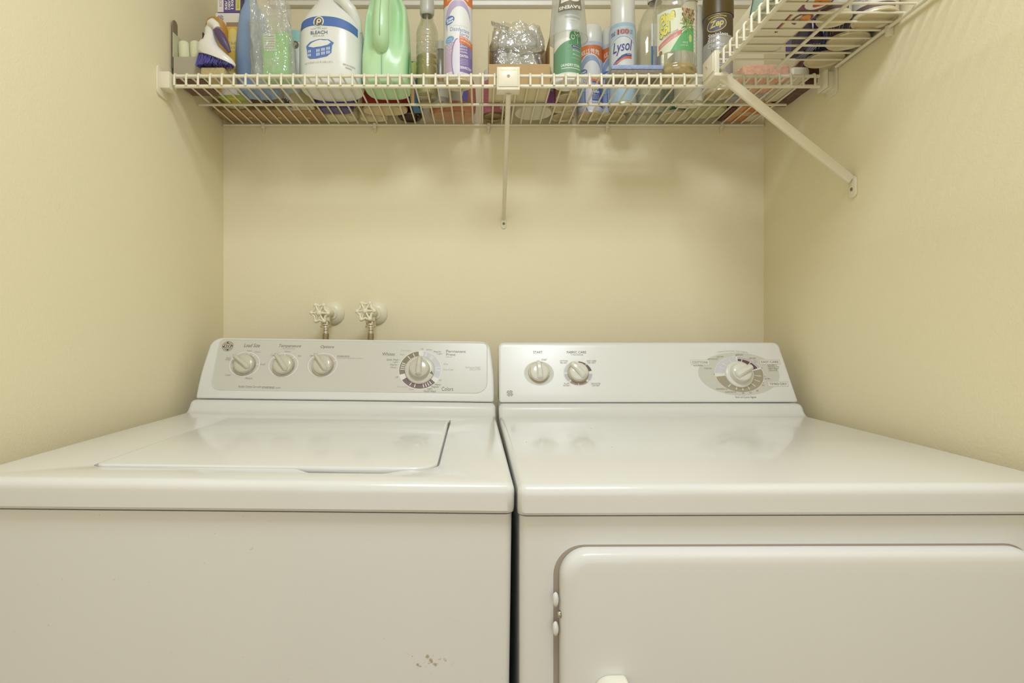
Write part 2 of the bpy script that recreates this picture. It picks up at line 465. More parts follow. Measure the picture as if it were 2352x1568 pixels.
# printing
D = Decal(); px = make_pix(wrt, Vector((0, CB[0], CB[1])), Vector((1, 0, 0)), cu, cn)
def ptext(D, px, t, x0, y0, x1, y1, m, **k):
    a = px(x0, y1); b = px(x1, y0)
    D.text(t, (a[0]+b[0])/2, (a[1]+b[1])/2, abs(b[0]-a[0]), abs(b[1]-a[1]), m, **k)
dk, md, lt = (92, 82, 70), (128, 118, 102), (172, 162, 146)
# grey face panel with a raised light border
a = px(481, 896); b = px(1120, 787)
GREYP = mat('panel_grey', (209, 206, 194), rough=.3, var=.01)
pw, ph = b[0]-a[0], b[1]-a[1]
pc = ((a[0]+b[0])/2, (a[1]+b[1])/2)
bmr = bmesh.new()
o1 = rrect(pw, ph, (.024, .028, .012, .012), 8, *pc); o2 = rrect(pw-.004, ph-.004, (.022, .026, .010, .010), 8, *pc)
va = [bmr.verts.new(console_map(x, y, .0002)) for x, y in o1]; vb = [bmr.verts.new(console_map(x*.0+(x+y2[0])/2, (y+y2[1])/2, .0014)) for (x, y), y2 in zip(o1, o2)]
vc = [bmr.verts.new(console_map(x, y, .0002)) for x, y in o2]
for i in range(len(o1)):
    j = (i+1) % len(o1)
    bmr.faces.new((va[i], va[j], vb[j], vb[i])); bmr.faces.new((vb[i], vb[j], vc[j], vc[i]))
finish('panel_rim', bmr, PLASTIC, wcon)
D.poly(o2, GREYP, 0)
ptext(D, px, 'Load Size', 560, 789, 598, 797, dk, shear=.25, lay=3)
ptext(D, px, 'Temperature', 640, 791, 692, 799, dk, shear=.25, lay=3)
ptext(D, px, 'Options', 736, 793, 768, 801, dk, shear=.25, lay=3)
ptext(D, px, 'All Cold Rinse', 649, 798.5, 678, 802, lt, lay=3)
for t, x0, y0, x1, y1, m in (('Super', 567, 804, 579, 807.5, md), ('Reset', 586, 806, 599, 809.5, lt), ('Extra', 520, 820, 530, 823.5, md), ('Large', 518, 824, 530, 827.5, md),
    ('Small', 597, 834.5, 609, 838.5, md), ('Large', 517, 859, 530, 863.5, md), ('Medium', 563, 866.5, 580, 870.5, md),
    ('Cold', 623, 813.5, 631, 817.5, md), ('Warm', 654, 805.5, 667, 809, md), ('Hot', 684, 815, 692, 819, md),
    ('Off', 712, 815.5, 719, 819, md), ('POWER RINSE', 774, 816.5, 803, 820, dk), ('Select when using fabric softener', 774, 821, 834, 824.5, lt),
    ('Flexible Clothes Care with', 547, 885.5, 600, 890, md), ('POWER RINSE', 601, 887.5, 631, 892, dk), ('option', 632.5, 888.5, 645, 893, md),
    ('Drain & Spin', 921, 803.5, 943, 807.5, lt), ('Rinse', 919, 812, 929, 815.5, lt), ('Off', 967, 800, 973, 803, md), ('Heavy', 979, 801.5, 993, 805, md), ('Regular', 996, 805.5, 1014, 810, md), ('Light', 1004, 810.5, 1016, 814.5, md),
    ('Quick Wash •', 888, 824, 918, 828.5, dk), ('Light', 902, 829.5, 914, 834, md), ('Regular', 896, 835.5, 913, 840, md), ('Heavy', 897, 841.5, 911, 846, md),
    ('Off', 908, 864, 915, 868, md), ('Rinse', 1019, 834, 1029, 837.5, lt), ('Drain & Spin', 1018, 847, 1041, 851.5, lt), ('Off', 1008, 871.5, 1014, 875, md),
    ('Heavy', 998, 881, 1013, 886, dk), ('Regular', 991, 886, 1009, 891, dk), ('Light', 981, 890.5, 993, 895.5, dk), ('Quick Wash', 973, 896, 1001, 901.5, dk),
    ('Drain & Spin', 912, 886.5, 936, 890.5, lt), ('Rinse', 939, 891.5, 950, 895.5, lt), ('Pull Knob to START', 1069, 842, 1104, 845.5, lt), ('Push to STOP', 1079, 846.5, 1104, 850, lt),
    ('Casuals', 1024, 818, 1038, 820.5, lt)):
    ptext(D, px, t, x0, y0, x1, y1, m, lay=3, shear=.15)
ptext(D, px, 'Whites', 878, 809.5, 907, 816.5, dk, lay=3, shear=.15)
ptext(D, px, 'Permanent', 1025, 804, 1070, 809.5, dk, lay=3); ptext(D, px, 'Press', 1025, 811.5, 1046, 816.5, dk, lay=3)
ptext(D, px, 'Colors', 1014.5, 888.5, 1041, 897.5, dk, lay=3)
c = px(523, 795); D.ell(c[0], c[1], .0145, .0135, (190, 178, 150), 2); monogram(D, c[0], c[1], .0112, (70, 55, 42), (226, 220, 205), 3)
LIGHT = (232, 229, 219)
D.ky = .87
dials = []
for kx, ky, rr in ((562, 836, .0355), (651, 838, .0345), (741, 838, .0345)):
    c = px(kx, ky); dials.append(c); D.arc(c[0], c[1], rr-.0022, rr, 0, 360, LIGHT, 3, n=48)
    D.arc(c[0], c[1], .0, rr-.0022, 0, 360, (203, 199, 186), 2, n=40)
c = dials[0]
for i in range(22): a = 200+i*5.6; D.arc(c[0], c[1], .0270, .0325, a, a+1.6, (178, 170, 155), 4, n=1)
for c, aa in ((dials[0], (80, 55, 0, 150)), (dials[1], (90, 45, 140)), (dials[2], (135, 25))):
    for a in aa: D.arc(c[0], c[1], .027, .0325, a-2, a+2, LIGHT, 5, n=1)
c = dials[2]; D.arc(c[0], c[1], .0245, .0325, 5, 75, (201, 188, 174), 4)
c = px(965, 849); tc_ = c; D.ky = .95
OL, MV, LV = (125, 112, 84), (108, 84, 84), (205, 203, 208)
D.arc(c[0], c[1], .034, .0500, 0, 360, LIGHT, 2, n=60)
D.arc(c[0], c[1], .034, .0485, 97, 196, OL, 3); D.arc(c[0], c[1], .034, .0485, 214, 318, MV, 3); D.arc(c[0], c[1], .034, .0485, -27, 82, LV, 3)
for a in (113, 131, 158, 165, 172, 179, 241, 256, 283, 291, 299, 307, -1, 9, 48, 54, 73): D.arc(c[0], c[1], .0345, .0462, a-1.3, a+1.3, (232, 229, 219), 4, n=1)
D.build('control_graphics', wcon, console_map)
KN = mat('knob_plastic', (206, 202, 184), rough=.2, var=.02)
knob(wcon, dials[0][0]+.001, dials[0][1]-.002, .0235, 143, ring=CHROME, m=KN, blade=1.30)
knob(wcon, dials[1][0]+.001, dials[1][1]-.002, .0235, 128, ring=CHROME, m=KN, blade=1.30)
knob(wcon, dials[2][0]+.001, dials[2][1]-.002, .0235, 128, ring=CHROME, m=KN, blade=1.30)
knob(wcon, tc_[0]-.001, tc_[1]-.001, .0240, 88, h=.018, blade=1.12, m=KN, skirt=(.0345, .006, mat('skirt', (212, 208, 194), rough=.3)), mark=None, bw=.34)
D = Decal(); D.poly([(tc_[0]+.023, tc_[1]-.010), (tc_[0]+.032, tc_[1]-.0135), (tc_[0]+.0275, tc_[1]-.0045)], (96, 88, 72), 0)
D.build('pointer', wcon, lambda u, v, h: console_map(u, v, h+.0065))
# dirt smudge low on the front
m = MATS['white_enamel'].copy(); m.name = 'enamel_smudged'
wbody.data.materials[0] = m
nt = m.node_tree; b = nt.nodes['Principled BSDF']; src = b.inputs['Base Color'].links[0].from_socket
N = nt.nodes.new; L = nt.links.new
tc = N('ShaderNodeTexCoord'); vm = N('ShaderNodeVectorMath'); vm.operation = 'DISTANCE'
mp = N('ShaderNodeMapping'); mp.inputs['Scale'].default_value = (1, 0, 2.0); L(tc.outputs['Object'], mp.inputs[0])
L(mp.outputs[0], vm.inputs[0]); vm.inputs[1].default_value = (.237, 0, .699*2)
n1 = N('ShaderNodeTexNoise'); n1.inputs['Scale'].default_value = 150; n1.inputs['Detail'].default_value = 6; L(tc.outputs['Object'], n1.inputs['Vector'])
mr = N('ShaderNodeMapRange'); mr.inputs['From Min'].default_value = .0; mr.inputs['From Max'].default_value = .040; mr.inputs['To Min'].default_value = .58; mr.inputs['To Max'].default_value = .40
L(vm.outputs['Value'], mr.inputs['Value'])
ml = N('ShaderNodeMath'); ml.operation = 'MULTIPLY'; L(n1.outputs['Fac'], ml.inputs[0]); L(mr.outputs[0], ml.inputs[1])
cr = N('ShaderNodeMapRange'); cr.inputs['From Min'].default_value = .285; cr.inputs['From Max'].default_value = .33; L(ml.outputs[0], cr.inputs['Value'])
mx = N('ShaderNodeMix'); mx.data_type = 'RGBA'; L(cr.outputs[0], mx.inputs['Factor']); L(src, mx.inputs['A']); mx.inputs['B'].default_value = lin((178, 164, 138))
L(mx.outputs['Result'], b.inputs['Base Color'])

# ---- dryer
DC = console_outline(.684, .654, CL+.004, 0, .014, 0)
DC = [(x if x > 0 else -.3395, y) if abs(x) > .31 and x < 0 and y < CL-.012 else (x-(.0125 if x < 0 else 0), y) for x, y in DC]
drt, dcap, dbody, dcon = machine('clothes_dryer', 'white front-loading clothes dryer with three dials, right of the washer', .3860, math.radians(.5), 0, DC, lift=.001)
D = Decal(); px = make_pix(drt, Vector((0, CB[0], CB[1])), Vector((1, 0, 0)), cu, cn)
for t, x0, y0, x1, y1, m in (('START', 1225, 806, 1246, 811.5, dk), ('FABRIC CARE', 1302, 806, 1346, 811.5, dk), ('4 Heat Settings', 1311, 813, 1339, 816.5, md), ('START', 1244, 824, 1256, 828, md),
    ('COTTONS', 1286, 827, 1304, 830.5, md), ('REG HEAT', 1287, 831.5, 1303, 834.5, md), ('EASY CARE', 1348, 827, 1369, 830.5, md), ('MED HEAT', 1350, 831.5, 1368, 834.5, md),
    ('FLUFF', 1296, 879, 1307, 882.5, md), ('NO HEAT', 1294, 883.5, 1309, 887, md), ('DELICATES', 1358, 879, 1379, 882.5, md), ('LOW HEAT', 1360, 883.5, 1377, 887, md),
    ('MORE DRY', 1690, 813, 1707, 816.5, md), ('LESS DRY', 1646, 817.5, 1662, 820.5, md), ('OPTIMUM DRY', 1626, 823, 1650, 826, md), ('LESS DRY', 1720, 821, 1736, 824.5, md), ('NO', 1731, 827, 1736, 829, lt), ('GUESS', 1731, 830, 1739, 832.5, lt),
    ('AUTOMATIC', 1593, 837.5, 1614, 841, md), ('MORE DRY', 1618, 844.5, 1635, 847.5, md), ('AUTOMATIC', 1763, 836.5, 1784, 840, md), ('WRINKLE FREE', 1763, 840.8, 1789, 843.5, md), ('PERM PRESS', 1765, 844.8, 1788, 847.8, md), ('DELICATES', 1766, 849, 1785, 852, md),
    ('80 MIN', 1757, 868, 1768, 871, md), ('70', 1750.5, 883, 1755, 887, md), ('60', 1737, 895, 1742, 899, md), ('50', 1721, 899.5, 1726, 903.5, md), ('40', 1704.5, 900.5, 1709, 904.5, md),
    ('DEWRINKLE 20', 1645, 891.5, 1670, 895, md), ('DAMP DRY 30', 1666, 898.5, 1690, 902, md)):
    ptext(D, px, t, x0, y0, x1, y1, m, lay=5)
e = px(1697, 858); p2 = px(1790, 858); p3 = px(1697, 809)
D.ell(e[0], e[1], p2[0]-e[0], p3[1]-e[1], (204, 201, 186), 0, n=56)
for t, x0, y0, x1, y1 in (('COTTONS', 1590.5, 829.5, 1625, 834.5), ('EASY CARE', 1749, 828.5, 1787, 833.5), ('TIMED DRY', 1768, 879, 1806, 884)):
    a = px(x0-3, y1+3); b = px(x1+3, y0-3)
    D.poly(rrect(b[0]-a[0]+.001, b[1]-a[1]+.001, .0015, 3, (a[0]+b[0])/2, (a[1]+b[1])/2), (176, 168, 150), 2); D.poly(rrect(b[0]-a[0], b[1]-a[1], .0015, 3, (a[0]+b[0])/2, (a[1]+b[1])/2), (222, 220, 208), 3)
    ptext(D, px, t, x0, y0, x1, y1, dk, lay=5)
c = px(1682, 806); D.text('7 Clothes Care Cycles  Super Capacity', c[0], c[1], .072, .0040, lt, 5, bend=-3.0)
ptext(D, px, 'End of Cycle Signal', 1690, 909.5, 1736, 915, md, lay=5)
c = px(1698, 859); dt = c; D.ky = .78
D.arc(c[0], c[1], .030, .0570, 0, 360, LIGHT, 2, n=60)
GV = (206, 204, 208)
D.arc(c[0], c[1], .034, .0560, 91, 176, GV, 3); D.arc(c[0], c[1], .050, .0560, 22, 87, (188, 182, 186), 3); D.arc(c[0], c[1], .034, .0490, 22, 87, (84, 58, 60), 3)
D.arc(c[0], c[1], .034, .0560, -176+4, 17, (160, 148, 122), 3)
for a in (75, 50, 110, 135, 152, -7, -28, -50, -70, -88, -106, -128): D.arc(c[0], c[1], .036, .0500, a-1.2, a+1.2, (232, 229, 219), 4, n=1)
for a in (-7, -28): D.arc(c[0], c[1], .0575, .0600, a-.8, a+.8, md, 4, n=1)
for a in (89, 19, 180): D.ell(c[0]+.0585*math.cos(math.radians(a)), c[1]+.78*.0585*math.sin(math.radians(a)), .001, .001, dk, 5, n=10)
D.ky = .9
c = px(1238, 857); D.ell(c[0], c[1], .0345, .0295, (210, 207, 194), 1, n=48); d1 = c
D.ell(c[0]-.0055, c[1]+.026, .0012, .001, dk, 4, n=10); D.ell(c[0]+.0075, c[1]+.026, .0012, .001, dk, 4, n=10); D.line([(c[0]-.001, c[1]+.0300), (c[0]+.000, c[1]+.0275)], .0006, dk, 4)
c = px(1328, 857); d2 = c
D.arc(c[0], c[1], .022, .0345, 0, 360, LIGHT, 1, n=48); D.arc(c[0], c[1], .022, .0325, 12, 85, (84, 62, 62), 3); D.arc(c[0], c[1], .022, .0325, -40, -3, (186, 184, 188), 3); D.arc(c[0], c[1], .022, .0325, 268-360, -50, (150, 128, 120), 3)
D.arc(c[0], c[1], .022, .0325, 184, 222, (186, 184, 188), 3); D.arc(c[0], c[1], .022, .0325, 230, 268, (150, 128, 120), 4); D.arc(c[0], c[1], .022, .0325, 100, 175, (208, 206, 204), 3)
D.arc(c[0], c[1], .022, .0325, 267, 270, LIGHT, 5, n=1)
for a in (50, 225, 315): D.ell(c[0]+.0305*math.cos(math.radians(a)), c[1]+.9*.0305*math.sin(math.radians(a)), .0016, .0014, LIGHT, 5, n=10); D.ell(c[0]+.0305*math.cos(math.radians(a)), c[1]+.9*.0305*math.sin(math.radians(a)), .0008, .0007, dk, 6, n=10)
D.build('control_graphics', dcon, console_map)
D = Decal(); c = px(1171, 903); monogram(D, c[0], c[1], .0078, (120, 108, 88), None, 2); D.build('emblem', dcon, console_map)
KD = mat('knob_white', (226, 223, 210), rough=.2, var=.02)
knob(dcon, d1[0], d1[1]+.001, .0225, 95, m=KD, blade=1.12, ring=mat('rim_gold', (190, 178, 140), rough=.35, metal=.3), mark=None, bw=.36)
knob(dcon, d2[0], d2[1]+.001, .0225, 132, m=KD, blade=1.20, ring=mat('rim_gold', (190, 178, 140)), mark=None, bw=.36)
knob(dcon, dt[0]-.001, dt[1]-.001, .0235, 27, m=KD, blade=1.15, h=.018, skirt=(.0325, .006, KD), mark=None, bw=.42)
# dryer door
bm = bmesh.new()
dx0, dx1, dz0, dz1 = -.2915, .288, .20, .8450
dout = rrect(dx1-dx0, dz1-dz0, .034, 10, (dx0+dx1)/2, (dz0+dz1)/2)
rg = []
for ins, yy in ((0, .0070), (0, -.0010), (.0012, -.0075), (.0035, -.0110), (.0075, -.0130), (.014, -.0138)):
    rg.append([bm.verts.new((x, yy, z)) for x, z in rrect(dx1-dx0-2*ins, dz1-dz0-2*ins, .034-ins*.8, 10, (dx0+dx1)/2, (dz0+dz1)/2)])
for A, B in zip(rg, rg[1:]):
    for i in range(len(A)): bm.faces.new((A[i], A[(i+1) % len(A)], B[(i+1) % len(A)], B[i]))
bm.faces.new(rg[0]); bm.faces.new(rg[-1])
door = finish('door', bm, ENAMEL, drt, smooth=50)
# recessed seal gap behind the door edge on its left
bm = bmesh.new()
extrude_poly(bm, [Vector((x, -.004, z)) for x, z in rrect(dx1-dx0+.009, dz1-dz0+.004, .037, 10, (dx0+dx1)/2-.002, (dz0+dz1)/2)], (0, .016, 0))
me_cut = bm; boolean(dbody, me_cut, .0)
bm = bmesh.new()
extrude_poly(bm, [Vector((x, .0075, z)) for x, z in rrect(dx1-dx0+.0088, dz1-dz0+.0038, .037, 10, (dx0+dx1)/2-.002, (dz0+dz1)/2)], (0, .004, 0))
finish('door_seal', bm, mat('seal_grey', (168, 156, 140), rough=.6), door)
for z in (.795, .760):
    bm = bmesh.new(); lathe(bm, [(.0085, 0), (.0085, .002), (.006, .0045), (0, .0055)], 20)
    bmesh.ops.rotate(bm, verts=bm.verts[:], cent=(0, 0, 0), matrix=Matrix.Rotation(PI/2, 3, 'X'))
    for v in bm.verts: v.co.x *= .45
    bmesh.ops.translate(bm, verts=bm.verts[:], vec=(dx0-.0050, .0005, z-.0105)); finish('plug_button', bm, PLASTIC, drt)
bm = bmesh.new(); lathe(bm, [(.0045, 0), (.0045, .001), (.003, .003), (0, .003)], 14)
bmesh.ops.rotate(bm, verts=bm.verts[:], cent=(0, 0, 0), matrix=Matrix.Rotation(PI/2, 3, 'X')); bmesh.ops.rotate(bm, verts=bm.verts[:], cent=(0, 0, 0), matrix=Matrix.Rotation(-PI/2, 3, 'Z'))
bmesh.ops.translate(bm, verts=bm.verts[:], vec=(dx0-.0002, -.003, .768)); finish('hinge_screw', bm, CHROME, door)
# door handle: cream grip with a rounded corner
bm = bmesh.new()
ho = rrect(.040, .105, (.010, .005, .005, .021), 8, -.235, .6495)
extrude_poly(bm, [Vector((x, -.0138, z)) for x, z in ho], (0, -.020, 0)); bevel_sharp(bm, .003, 3, 60)
finish('handle', bm, mat('handle_cream', (240, 236, 220), rough=.3, var=.01), door)
# specks on the dryer top
bm = bmesh.new()
for sx_, sy_ in ((1212, 1016), (1362, 985), (1408, 1028), (1571, 949), (1626, 949), (1244, 1010)):
    t = .184*F/(sy_-CY); X = (sx_-CX)*t/F-.3860; Y = t-.710
    b2 = bmesh.ops.create_icosphere(bm, subdivisions=1, radius=.0009, matrix=Matrix.Translation((X, Y, ZT+.0006)) @ Matrix.Diagonal((1, 1.6, .3, 1)))
finish('dirt_specks', bm, ink((150, 140, 120)), dcap)['kind'] = 'stuff'

# ================================================================ WATER VALVES
VP = mat('valve_paint', (240, 233, 206), rough=.35, var=.03, scale=40)
STEEL = mat('braided_steel', (176, 158, 130), rough=.3, metal=.9, var=.25, scale=900, bump=.5, bscale=900)
def valve(pxc, hx, label):
    X = (pxc-CX)*YB/F; Z = CAMZ+(CY-719)*YB/F
    rt = root('water_valve', label, 'water valve', (X, YB, Z), 'water valves behind the washer')
    def rotx(bm): bmesh.ops.rotate(bm, verts=bm.verts[:], cent=(0, 0, 0), matrix=Matrix.Rotation(PI/2, 3, 'X'))
    bm = bmesh.new(); lathe(bm, [(.0325, 0), (.0325, .002), (.030, .006), (.024, .011), (.017, .014), (.0165, .016), (0, .016)], 40); rotx(bm); finish('wall_flange', bm, VP, rt)
    bm = bmesh.new(); lathe(bm, [(.009, .01), (.009, .040), (.0125, .042), (.0125, .050), (.009, .052), (.0125, .055), (.0150, .063), (.0150, .075), (.0125, .080), (.010, .082), (.010, .087), (.006, .088), (.006, .098), (0, .098)], 24)
    rotx(bm); tube(bm, [(0, -.068, 0), (0, -.068, -.022)], .0105, 16); bo = finish('valve_body', bm, VP, rt)
    # six-lobed handwheel
    bm = bmesh.new(); n = 60; pts = []
    for k in range(n+1):
        a = k*2*PI/n; r = .0205+.0030*math.cos(6*a); pts.append((r*math.cos(a), -.098, r*math.sin(a)))
    tube(bm, pts, .0034, 8, cap=False)
    for k in range(6):
        a = k*PI/3; tube(bm, [(0, -.100, 0), (.012*math.cos(a), -.101, .012*math.sin(a)), (.024*math.cos(a), -.098, .024*math.sin(a))], [.003, .0024, .0034], 8)
        bmesh.ops.create_icosphere(bm, subdivisions=2, radius=.0058, matrix=Matrix.Translation((.0232*math.cos(a), -.098, .0232*math.sin(a))))
    b2 = bmesh.new(); lathe(b2, [(.0068, .094), (.0068, .104), (.004, .107), (0, .107)], 16); rotx(b2); me = bpy.data.meshes.new('x'); b2.to_mesh(me); b2.free(); bm.from_mesh(me)
    bmesh.ops.rotate(bm, verts=bm.verts[:], cent=(0, -.07, 0), matrix=Matrix.Rotation(math.radians(-16), 3, 'Z'))
    bmesh.ops.rotate(bm, verts=bm.verts[:], cent=(0, -.07, 0), matrix=Matrix.Rotation(math.radians(hx), 3, 'X'))
    finish('handwheel', bm, VP, rt, smooth=60)
    h = root('supply_hose', 'braided steel water hose hanging from the '+('left' if pxc < 800 else 'right')+' wall valve behind the washer', 'hose', (X, YB-.068, Z-.022), 'hoses below the water valves')
    bm = bmesh.new(); lathe(bm, [(0, -.001), (.0115, -.001), (.0125, -.003), (.0125, -.011), (.0145, -.013), (.0145, -.017), (.008, -.018), (.006, -.018)], 6 if 0 else 24); finish('coupling_nut', bm, CHROME, h)
    bm = bmesh.new(); lathe(bm, [(.0062, -.016), (.0062, -.024), (.0072, -.025), (.0072, -.033), (.006, -.034)], 20); finish('ferrule', bm, CHROME, h)
    bm = bmesh.new(); tube(bm, [(0, 0, -.032), (-.001, 0, -.06), (-.002, .004, -.12), (-.002, .012, -.26), (0, .018, -.45)], .0078, 16)
    finish('braided_hose', bm, STEEL, h)
valve(764, 6, 'cream-painted round-handled water valve on the back wall, the left one')
valve(863, -4, 'cream-painted round-handled water valve on the back wall, the right one')

# ================================================================ WIRE SHELVES
ZD = CAMZ+.558            # height of the deck wires
def wire_shelf(name, label, x0, x1, along, back, front, zdeck, lip, spacing, first, last, ends, seam=None):
    """deck of parallel wires with a drop lip; along='x' runs along the back wall, 'y' along the right wall"""
    mid = (x0+x1)/2
    P = (lambda a, d, z: Vector((a, d, z))) if along == 'x' else (lambda a, d, z: Vector((d, a, z)))
    rt = root(name, label, 'shelf', P(mid, front, zdeck))
    O = rt.location
    q = lambda a, d, z: P(a, d, z)-O
    bm = bmesh.new(); rr = .0031; s = 1 if back > front else -1
    k = first
    while k <= last+1e-6:
        tube(bm, [q(k, back, zdeck), q(k, (back+front)/2, zdeck), q(k, front+s*.004, zdeck), q(k, front-s*.002, zdeck-.0015), q(k, front-s*.0052, zdeck-.006), q(k, front-s*.0052, zdeck-lip)], [.0022, .0022, .0022, .0025, .0026, .0026], 8)
        if seam and abs(k-seam) < spacing/2: tube(bm, [q(k-.006, back, zdeck), q(k-.006, front, zdeck)], .0022, 8)
        k += spacing
    finish('wire_deck', bm, VINYL, rt, smooth=60)
    for nm, d, z, r in (('front_top_rail', front, zdeck-.005, .0036), ('front_lip_rail', front, zdeck-lip, .0040), ('middle_rail', (back+front)/2+s*.009, zdeck-.0048, .0033), ('back_rail', back, zdeck-.0045, .0034)):
        bm = bmesh.new(); e = ends[nm]
        tube(bm, [q(e[0], d, z), q((e[0]+e[1])/2, d, z), q(e[1], d, z)], r, 12); bevel = 0
        finish(nm, bm, VINYL, rt, smooth=60)
    return rt
XA, XB_ = (403-CX)*1.267/F, (1882-CX)*1.267/F
back_shelf = wire_shelf('wire_shelf', 'long white wire shelf across the back wall above both machines', XA, XB_, 'x', YB-.006, 1.267, ZD, .027, .02545, XA, XB_,
    {'front_top_rail': (XA, XB_), 'front_lip_rail': (XA, XB_), 'middle_rail': (XL+.004, XR-.016), 'back_rail': (XL+.003, XR-.004)}, seam=-.004)
RX = .482
right_shelf = wire_shelf('wire_shelf', 'white wire shelf along the right wall, seen from below at the upper right', .42, 1.2158, 'y', XR-.008, RX, ZD+.007, .035, .0296, 1.2158-.0296*27, 1.2158,
    {'front_top_rail': (.41, 1.235), 'front_lip_rail': (.41, 1.195), 'middle_rail': (.41, 1.245), 'back_rail': (.41, 1.238)})
for pxs in (607, 862, 1122, 1393, 1655):
    X = (pxs-CX)*YB/F-back_shelf.location.x; dy = YB-1.267
    bm = bmesh.new(); box(bm, X-.004, X+.004, dy-.012, dy, -.014, -.001, 0, .001); tube(bm, [(X-.0035, dy-.006, -.004), (X+.0035, dy-.006, -.004)], .0062, 12)
    box(bm, X-.0025, X+.0025, dy-.006, dy, -.024, -.012, 0, .001); finish('wall_clip', bm, VINYL, back_shelf)
for d in (1.08, .80, .52):
    bm = bmesh.new(); bx = XR-right_shelf.location.x
    yy = d-right_shelf.location.y
    box(bm, bx-.012, bx, yy-.004, yy+.004, -.020, -.001, 0, .001); finish('wall_clip', bm, VINYL, right_shelf)
SCREW = mat('screw_steel', (150, 135, 110), rough=.35, metal=.8)
def screw(bm, r, mi=1):
    b = bmesh.new(); lathe(b, [(r, 0), (r, .0006), (r*.7, .0016), (0, .002)], 16, mi=mi)
    me = bpy.data.meshes.new('x'); b.to_mesh(me); b.free(); return me
PSCREW = mat('painted_screw', (214, 206, 182), rough=.35, metal=.3)
def add_screw(parent, loc, rotm, r=.0032, m=None):
    bm = bmesh.new(); lathe(bm, [(r, 0), (r, .0006), (r*.7, .0016), (0, .002)], 16)
    box(bm, -r*.6, r*.6, -.0003, .0003, .0017, .0023, 1); box(bm, -.0003, .0003, -r*.6, r*.6, .0017, .0023, 1)
    bmesh.ops.transform(bm, matrix=Matrix.Translation(loc) @ rotm, verts=bm.verts[:])
    finish('screw', bm, [m or SCREW, ink((110, 92, 70))], parent)
# centre support of the back shelf
X = (1167-CX)*1.262/F
br = root('shelf_bracket', 'white diagonal brace with a square clip at the middle of the back shelf', 'shelf bracket', (X, 1.262, ZD-.01), 'diagonal shelf braces')
bm = bmesh.new(); box(bm, -.0245, .0245, -.0150, -.0075, -.030, .0165, 0, .002); box(bm, -.021, .021, -.0170, -.0150, -.026, .0125, 0, .001); box(bm, -.0245, .0245, -.015, .014, -.0325, -.0265, 0, .002); box(bm, -.0245, .0245, -.015, .008, .0135, .0165, 0, .001)
clipo = finish('clip_plate', bm, VINYL, br); add_screw(clipo, (0, -.017, -.004), Matrix.Rotation(PI/2, 4, 'X'), .0035, PSCREW)
D = Decal(); D.line([(-.017+.034*i/16, .0085+.0014*math.sin(i*1.9)) for i in range(17)], .0006, (205, 196, 168)); D.line([(-.019, -.023), (.019, -.023)], .0004, (212, 204, 178)); D.line([(.0195, -.022), (.0195, .011)], .0004, (212, 204, 178))
D.build('moulded_marks', clipo, lambda u, v, h: Vector((u, -.017-h, v)))
bm = bmesh.new()
xe = (1157-CX)*1.566/F-X; ze = CAMZ+(CY-500)*1.56/F-(ZD-.01)
tube(bm, [(.001, .004, -.033), (xe*.5, .150, ze*.5-.016), (xe, YB-1.262-.005, ze)], [.0058, .0052, .0048], 10)
finish('brace_tube', bm, BRK, br)
bm = bmesh.new(); extrude_poly(bm, [Vector((xe+x, YB-1.262, ze-.010+z)) for x, z in rrect(.013, .034, .006, 6)], (0, -.0035, 0)); bevel_sharp(bm, .001, 2)
ft = finish('foot_plate', bm, BRK, br); add_screw(ft, (xe, YB-1.262-.0035, ze-.014), Matrix.Rotation(PI/2, 4, 'X'), .0036)
# brace of the right shelf
yb = 1.187
br = root('shelf_bracket', 'white diagonal brace running down to the right wall below the shelf corner', 'shelf bracket', (RX, yb, ZD-.01), 'diagonal shelf braces')
bm = bmesh.new(); box(bm, -.016, -.0055, -.012, .050, -.028, .018, 0, .002); box(bm, -.018, -.016, -.008, .046, -.023, .014, 0, .001); box(bm, -.016, .012, -.012, .050, -.034, -.027, 0, .002)
clipo = finish('clip_plate', bm, VINYL, br); add_screw(clipo, (-.018, .022, -.002), Matrix.Rotation(-PI/2, 4, 'Y'), .0035, PSCREW)
xe = XR-.006-RX; ze = CAMZ+(CY-412)*yb/F-(ZD-.01)
bm = bmesh.new()
a = Vector((.004, 0, -.026)); b_ = Vector((xe, 0, ze)); d = (b_-a).normalized(); n = Vector((d.z, 0, -d.x))
extrude_poly(bm, [a-n*.0095, b_-n*.0095, b_+n*.0095, a+n*.0095], (0, .009, 0)); bevel_sharp(bm, .0025, 3)
finish('brace_tube', bm, BRK, br)
bm = bmesh.new(); extrude_poly(bm, [Vector((XR-RX, y_+.0045, ze-.014+z)) for y_, z in rrect(.022, .044, .009, 6)], (-.005, 0, 0)); bevel_sharp(bm, .0012, 2)
ft = finish('foot_plate', bm, BRK, br); add_screw(ft, (XR-RX-.005, .0045, ze-.019), Matrix.Rotation(-PI/2, 4, 'Y'), .0038)
